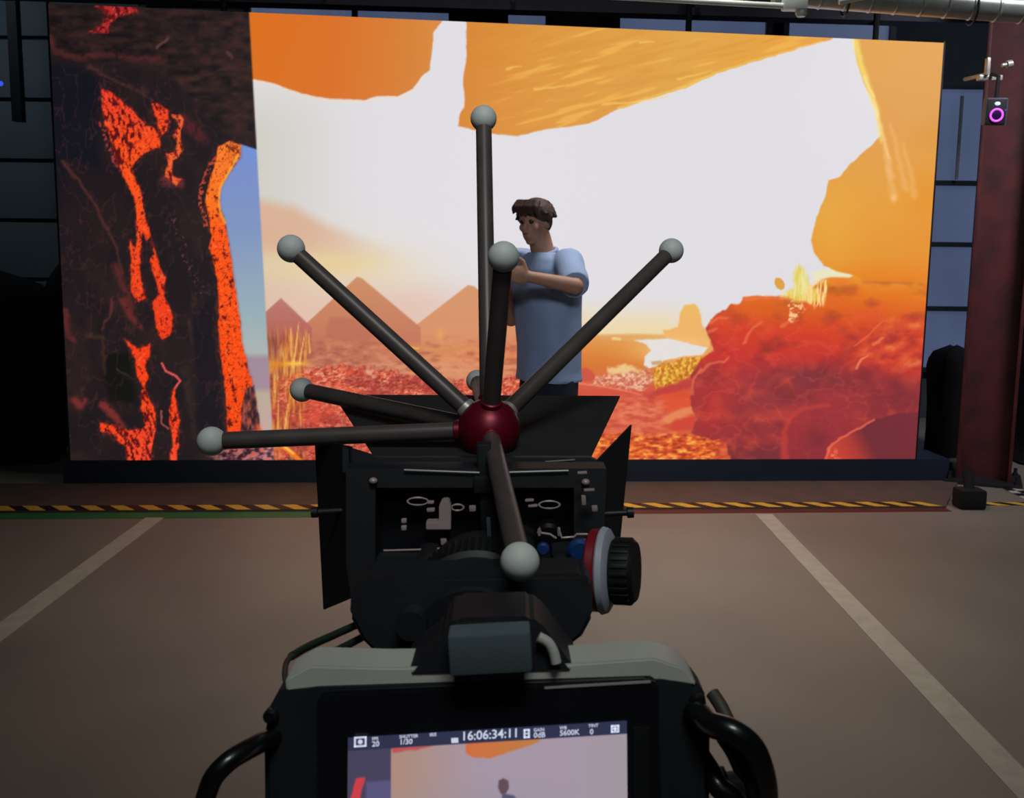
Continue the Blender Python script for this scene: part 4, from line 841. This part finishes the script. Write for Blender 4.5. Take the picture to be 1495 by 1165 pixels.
# --- follow focus
ff = thing('follow_focus', 'follow focus unit with red disc, white ring and ribbed black knob', 'follow focus', at(860, 870, .56)); fa = at(862, 832, .555)
fxv = (rx*.96-ry*.28).normalized()
obj('gear_housing', box(NB(), at(835, 842, .565), (.022, .03, .034), RF, bev=.004), M['black'], ff)
obj('red_disc', lathe(NB(), fa, fxv, [(0, .021), (.0012, .0222), (.0052, .0222), (.006, .021)], 48), M['redk'], ff)
obj('marking_ring', lathe(NB(), fa+fxv*.006, fxv, [(0, .0225), (.001, .0235), (.004, .0225), (.0062, .0185)], 48), M['whitek'], ff)
prof = [(0, .0165), (.001, .0172), (.011, .0172), (.013, .0155)]
obj('focus_knob', lathe(NB(), fa+fxv*.0122, fxv, prof, 48), M['rubber'], ff)
bm = NB(); a0 = fxv.orthogonal().normalized(); b0 = fxv.cross(a0)
for j in range(26):
    a = 2*PI*j/26; d = a0*math.cos(a)+b0*math.sin(a); box(bm, fa+fxv*.0182+d*.0172, (.0095, .0022, .0016), frame(fxv, d.cross(fxv)*-1, d), bev=.0004)
obj('knurl', bm, M['rubber'], ff)
obj('blue_button', lathe(NB(), at(846, 802, .548), -ry, [(0, .0066), (.004, .0066), (.006, .005)], 28), M['bluek'], ff)
obj('blue_button', lathe(NB(), at(793, 800, .55), -ry, [(0, .0034), (.003, .0034), (.004, .0025)], 20), M['bluek'], ff)
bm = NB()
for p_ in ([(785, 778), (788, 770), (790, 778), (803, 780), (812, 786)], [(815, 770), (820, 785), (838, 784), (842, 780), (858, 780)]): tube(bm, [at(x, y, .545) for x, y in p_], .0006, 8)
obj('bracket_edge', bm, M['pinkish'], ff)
# --- tracking marker star
d0 = .67; hc = at(714, 627, d0)
st = thing('tracking_star', 'star of dark rods with pale marker balls on a red hub above the camera', 'tracking marker', hc)
obj('hub', ball(NB(), hc, .0205, 40, 28), M['hub'], st)
arms = [(706, 173, .75, 11), (735, 375, .60, 13), (425, 363, .70, 11.5), (980, 366, .79, 9.5), (309, 644, .68, 11), (441, 569, .775, 9), (697, 556, .84, 9), (759, 820, .478, 15)]
for px, py, d, rw in arms:
    e = at(px, py, d); u_ = (e-hc).normalized(); rr = {759: .0092, 706: .0096, 735: .0097, 425: .0095, 980: .0095, 309: .0096}.get(px, .0092)
    if px == 735: rr = .0092
    r_ = .0058
    rod = tube(NB(), [hc+u_*.018, e-u_*rr*.9], r_, 20); obj('rod', rod, M['carbon'], st)
    bm = NB(); lathe(bm, hc+u_*.0165, u_, [(0, .0068), (.006, .0068), (.0068, .0055)], 24); obj('collar', bm, M['silver'] if px in (425, 980, 441) else M['hub'], st)
    bm = NB(); lathe(bm, e-u_*(rr+.004), u_, [(0, .0038), (.007, .0038)], 16); obj('stem', bm, M['black'], st)
    obj('marker_ball', ball(NB(), e, rr, 36, 24), M['marker'], st)
obj('mount_post', box(NB(), (at(712, 650, .655)+at(712, 850, .60))/2, (.0088, .012, .085), RF, bev=.0015), M['black'], st)
obj('scale_strip', box(NB(), at(715, 790, .588), (.0024, .002, .028), RF, bev=.0004), M['shoe'], st)
obj('post_knob', lathe(NB(), at(714, 840, .585), -FW, [(0, .0034), (.004, .0034), (.005, .0024)], 20), M['shoe'], st)
obj('post_bracket', box(NB(), at(712, 700, .63), (.016, .03, .01), RF, bev=.001), M['black'], st)
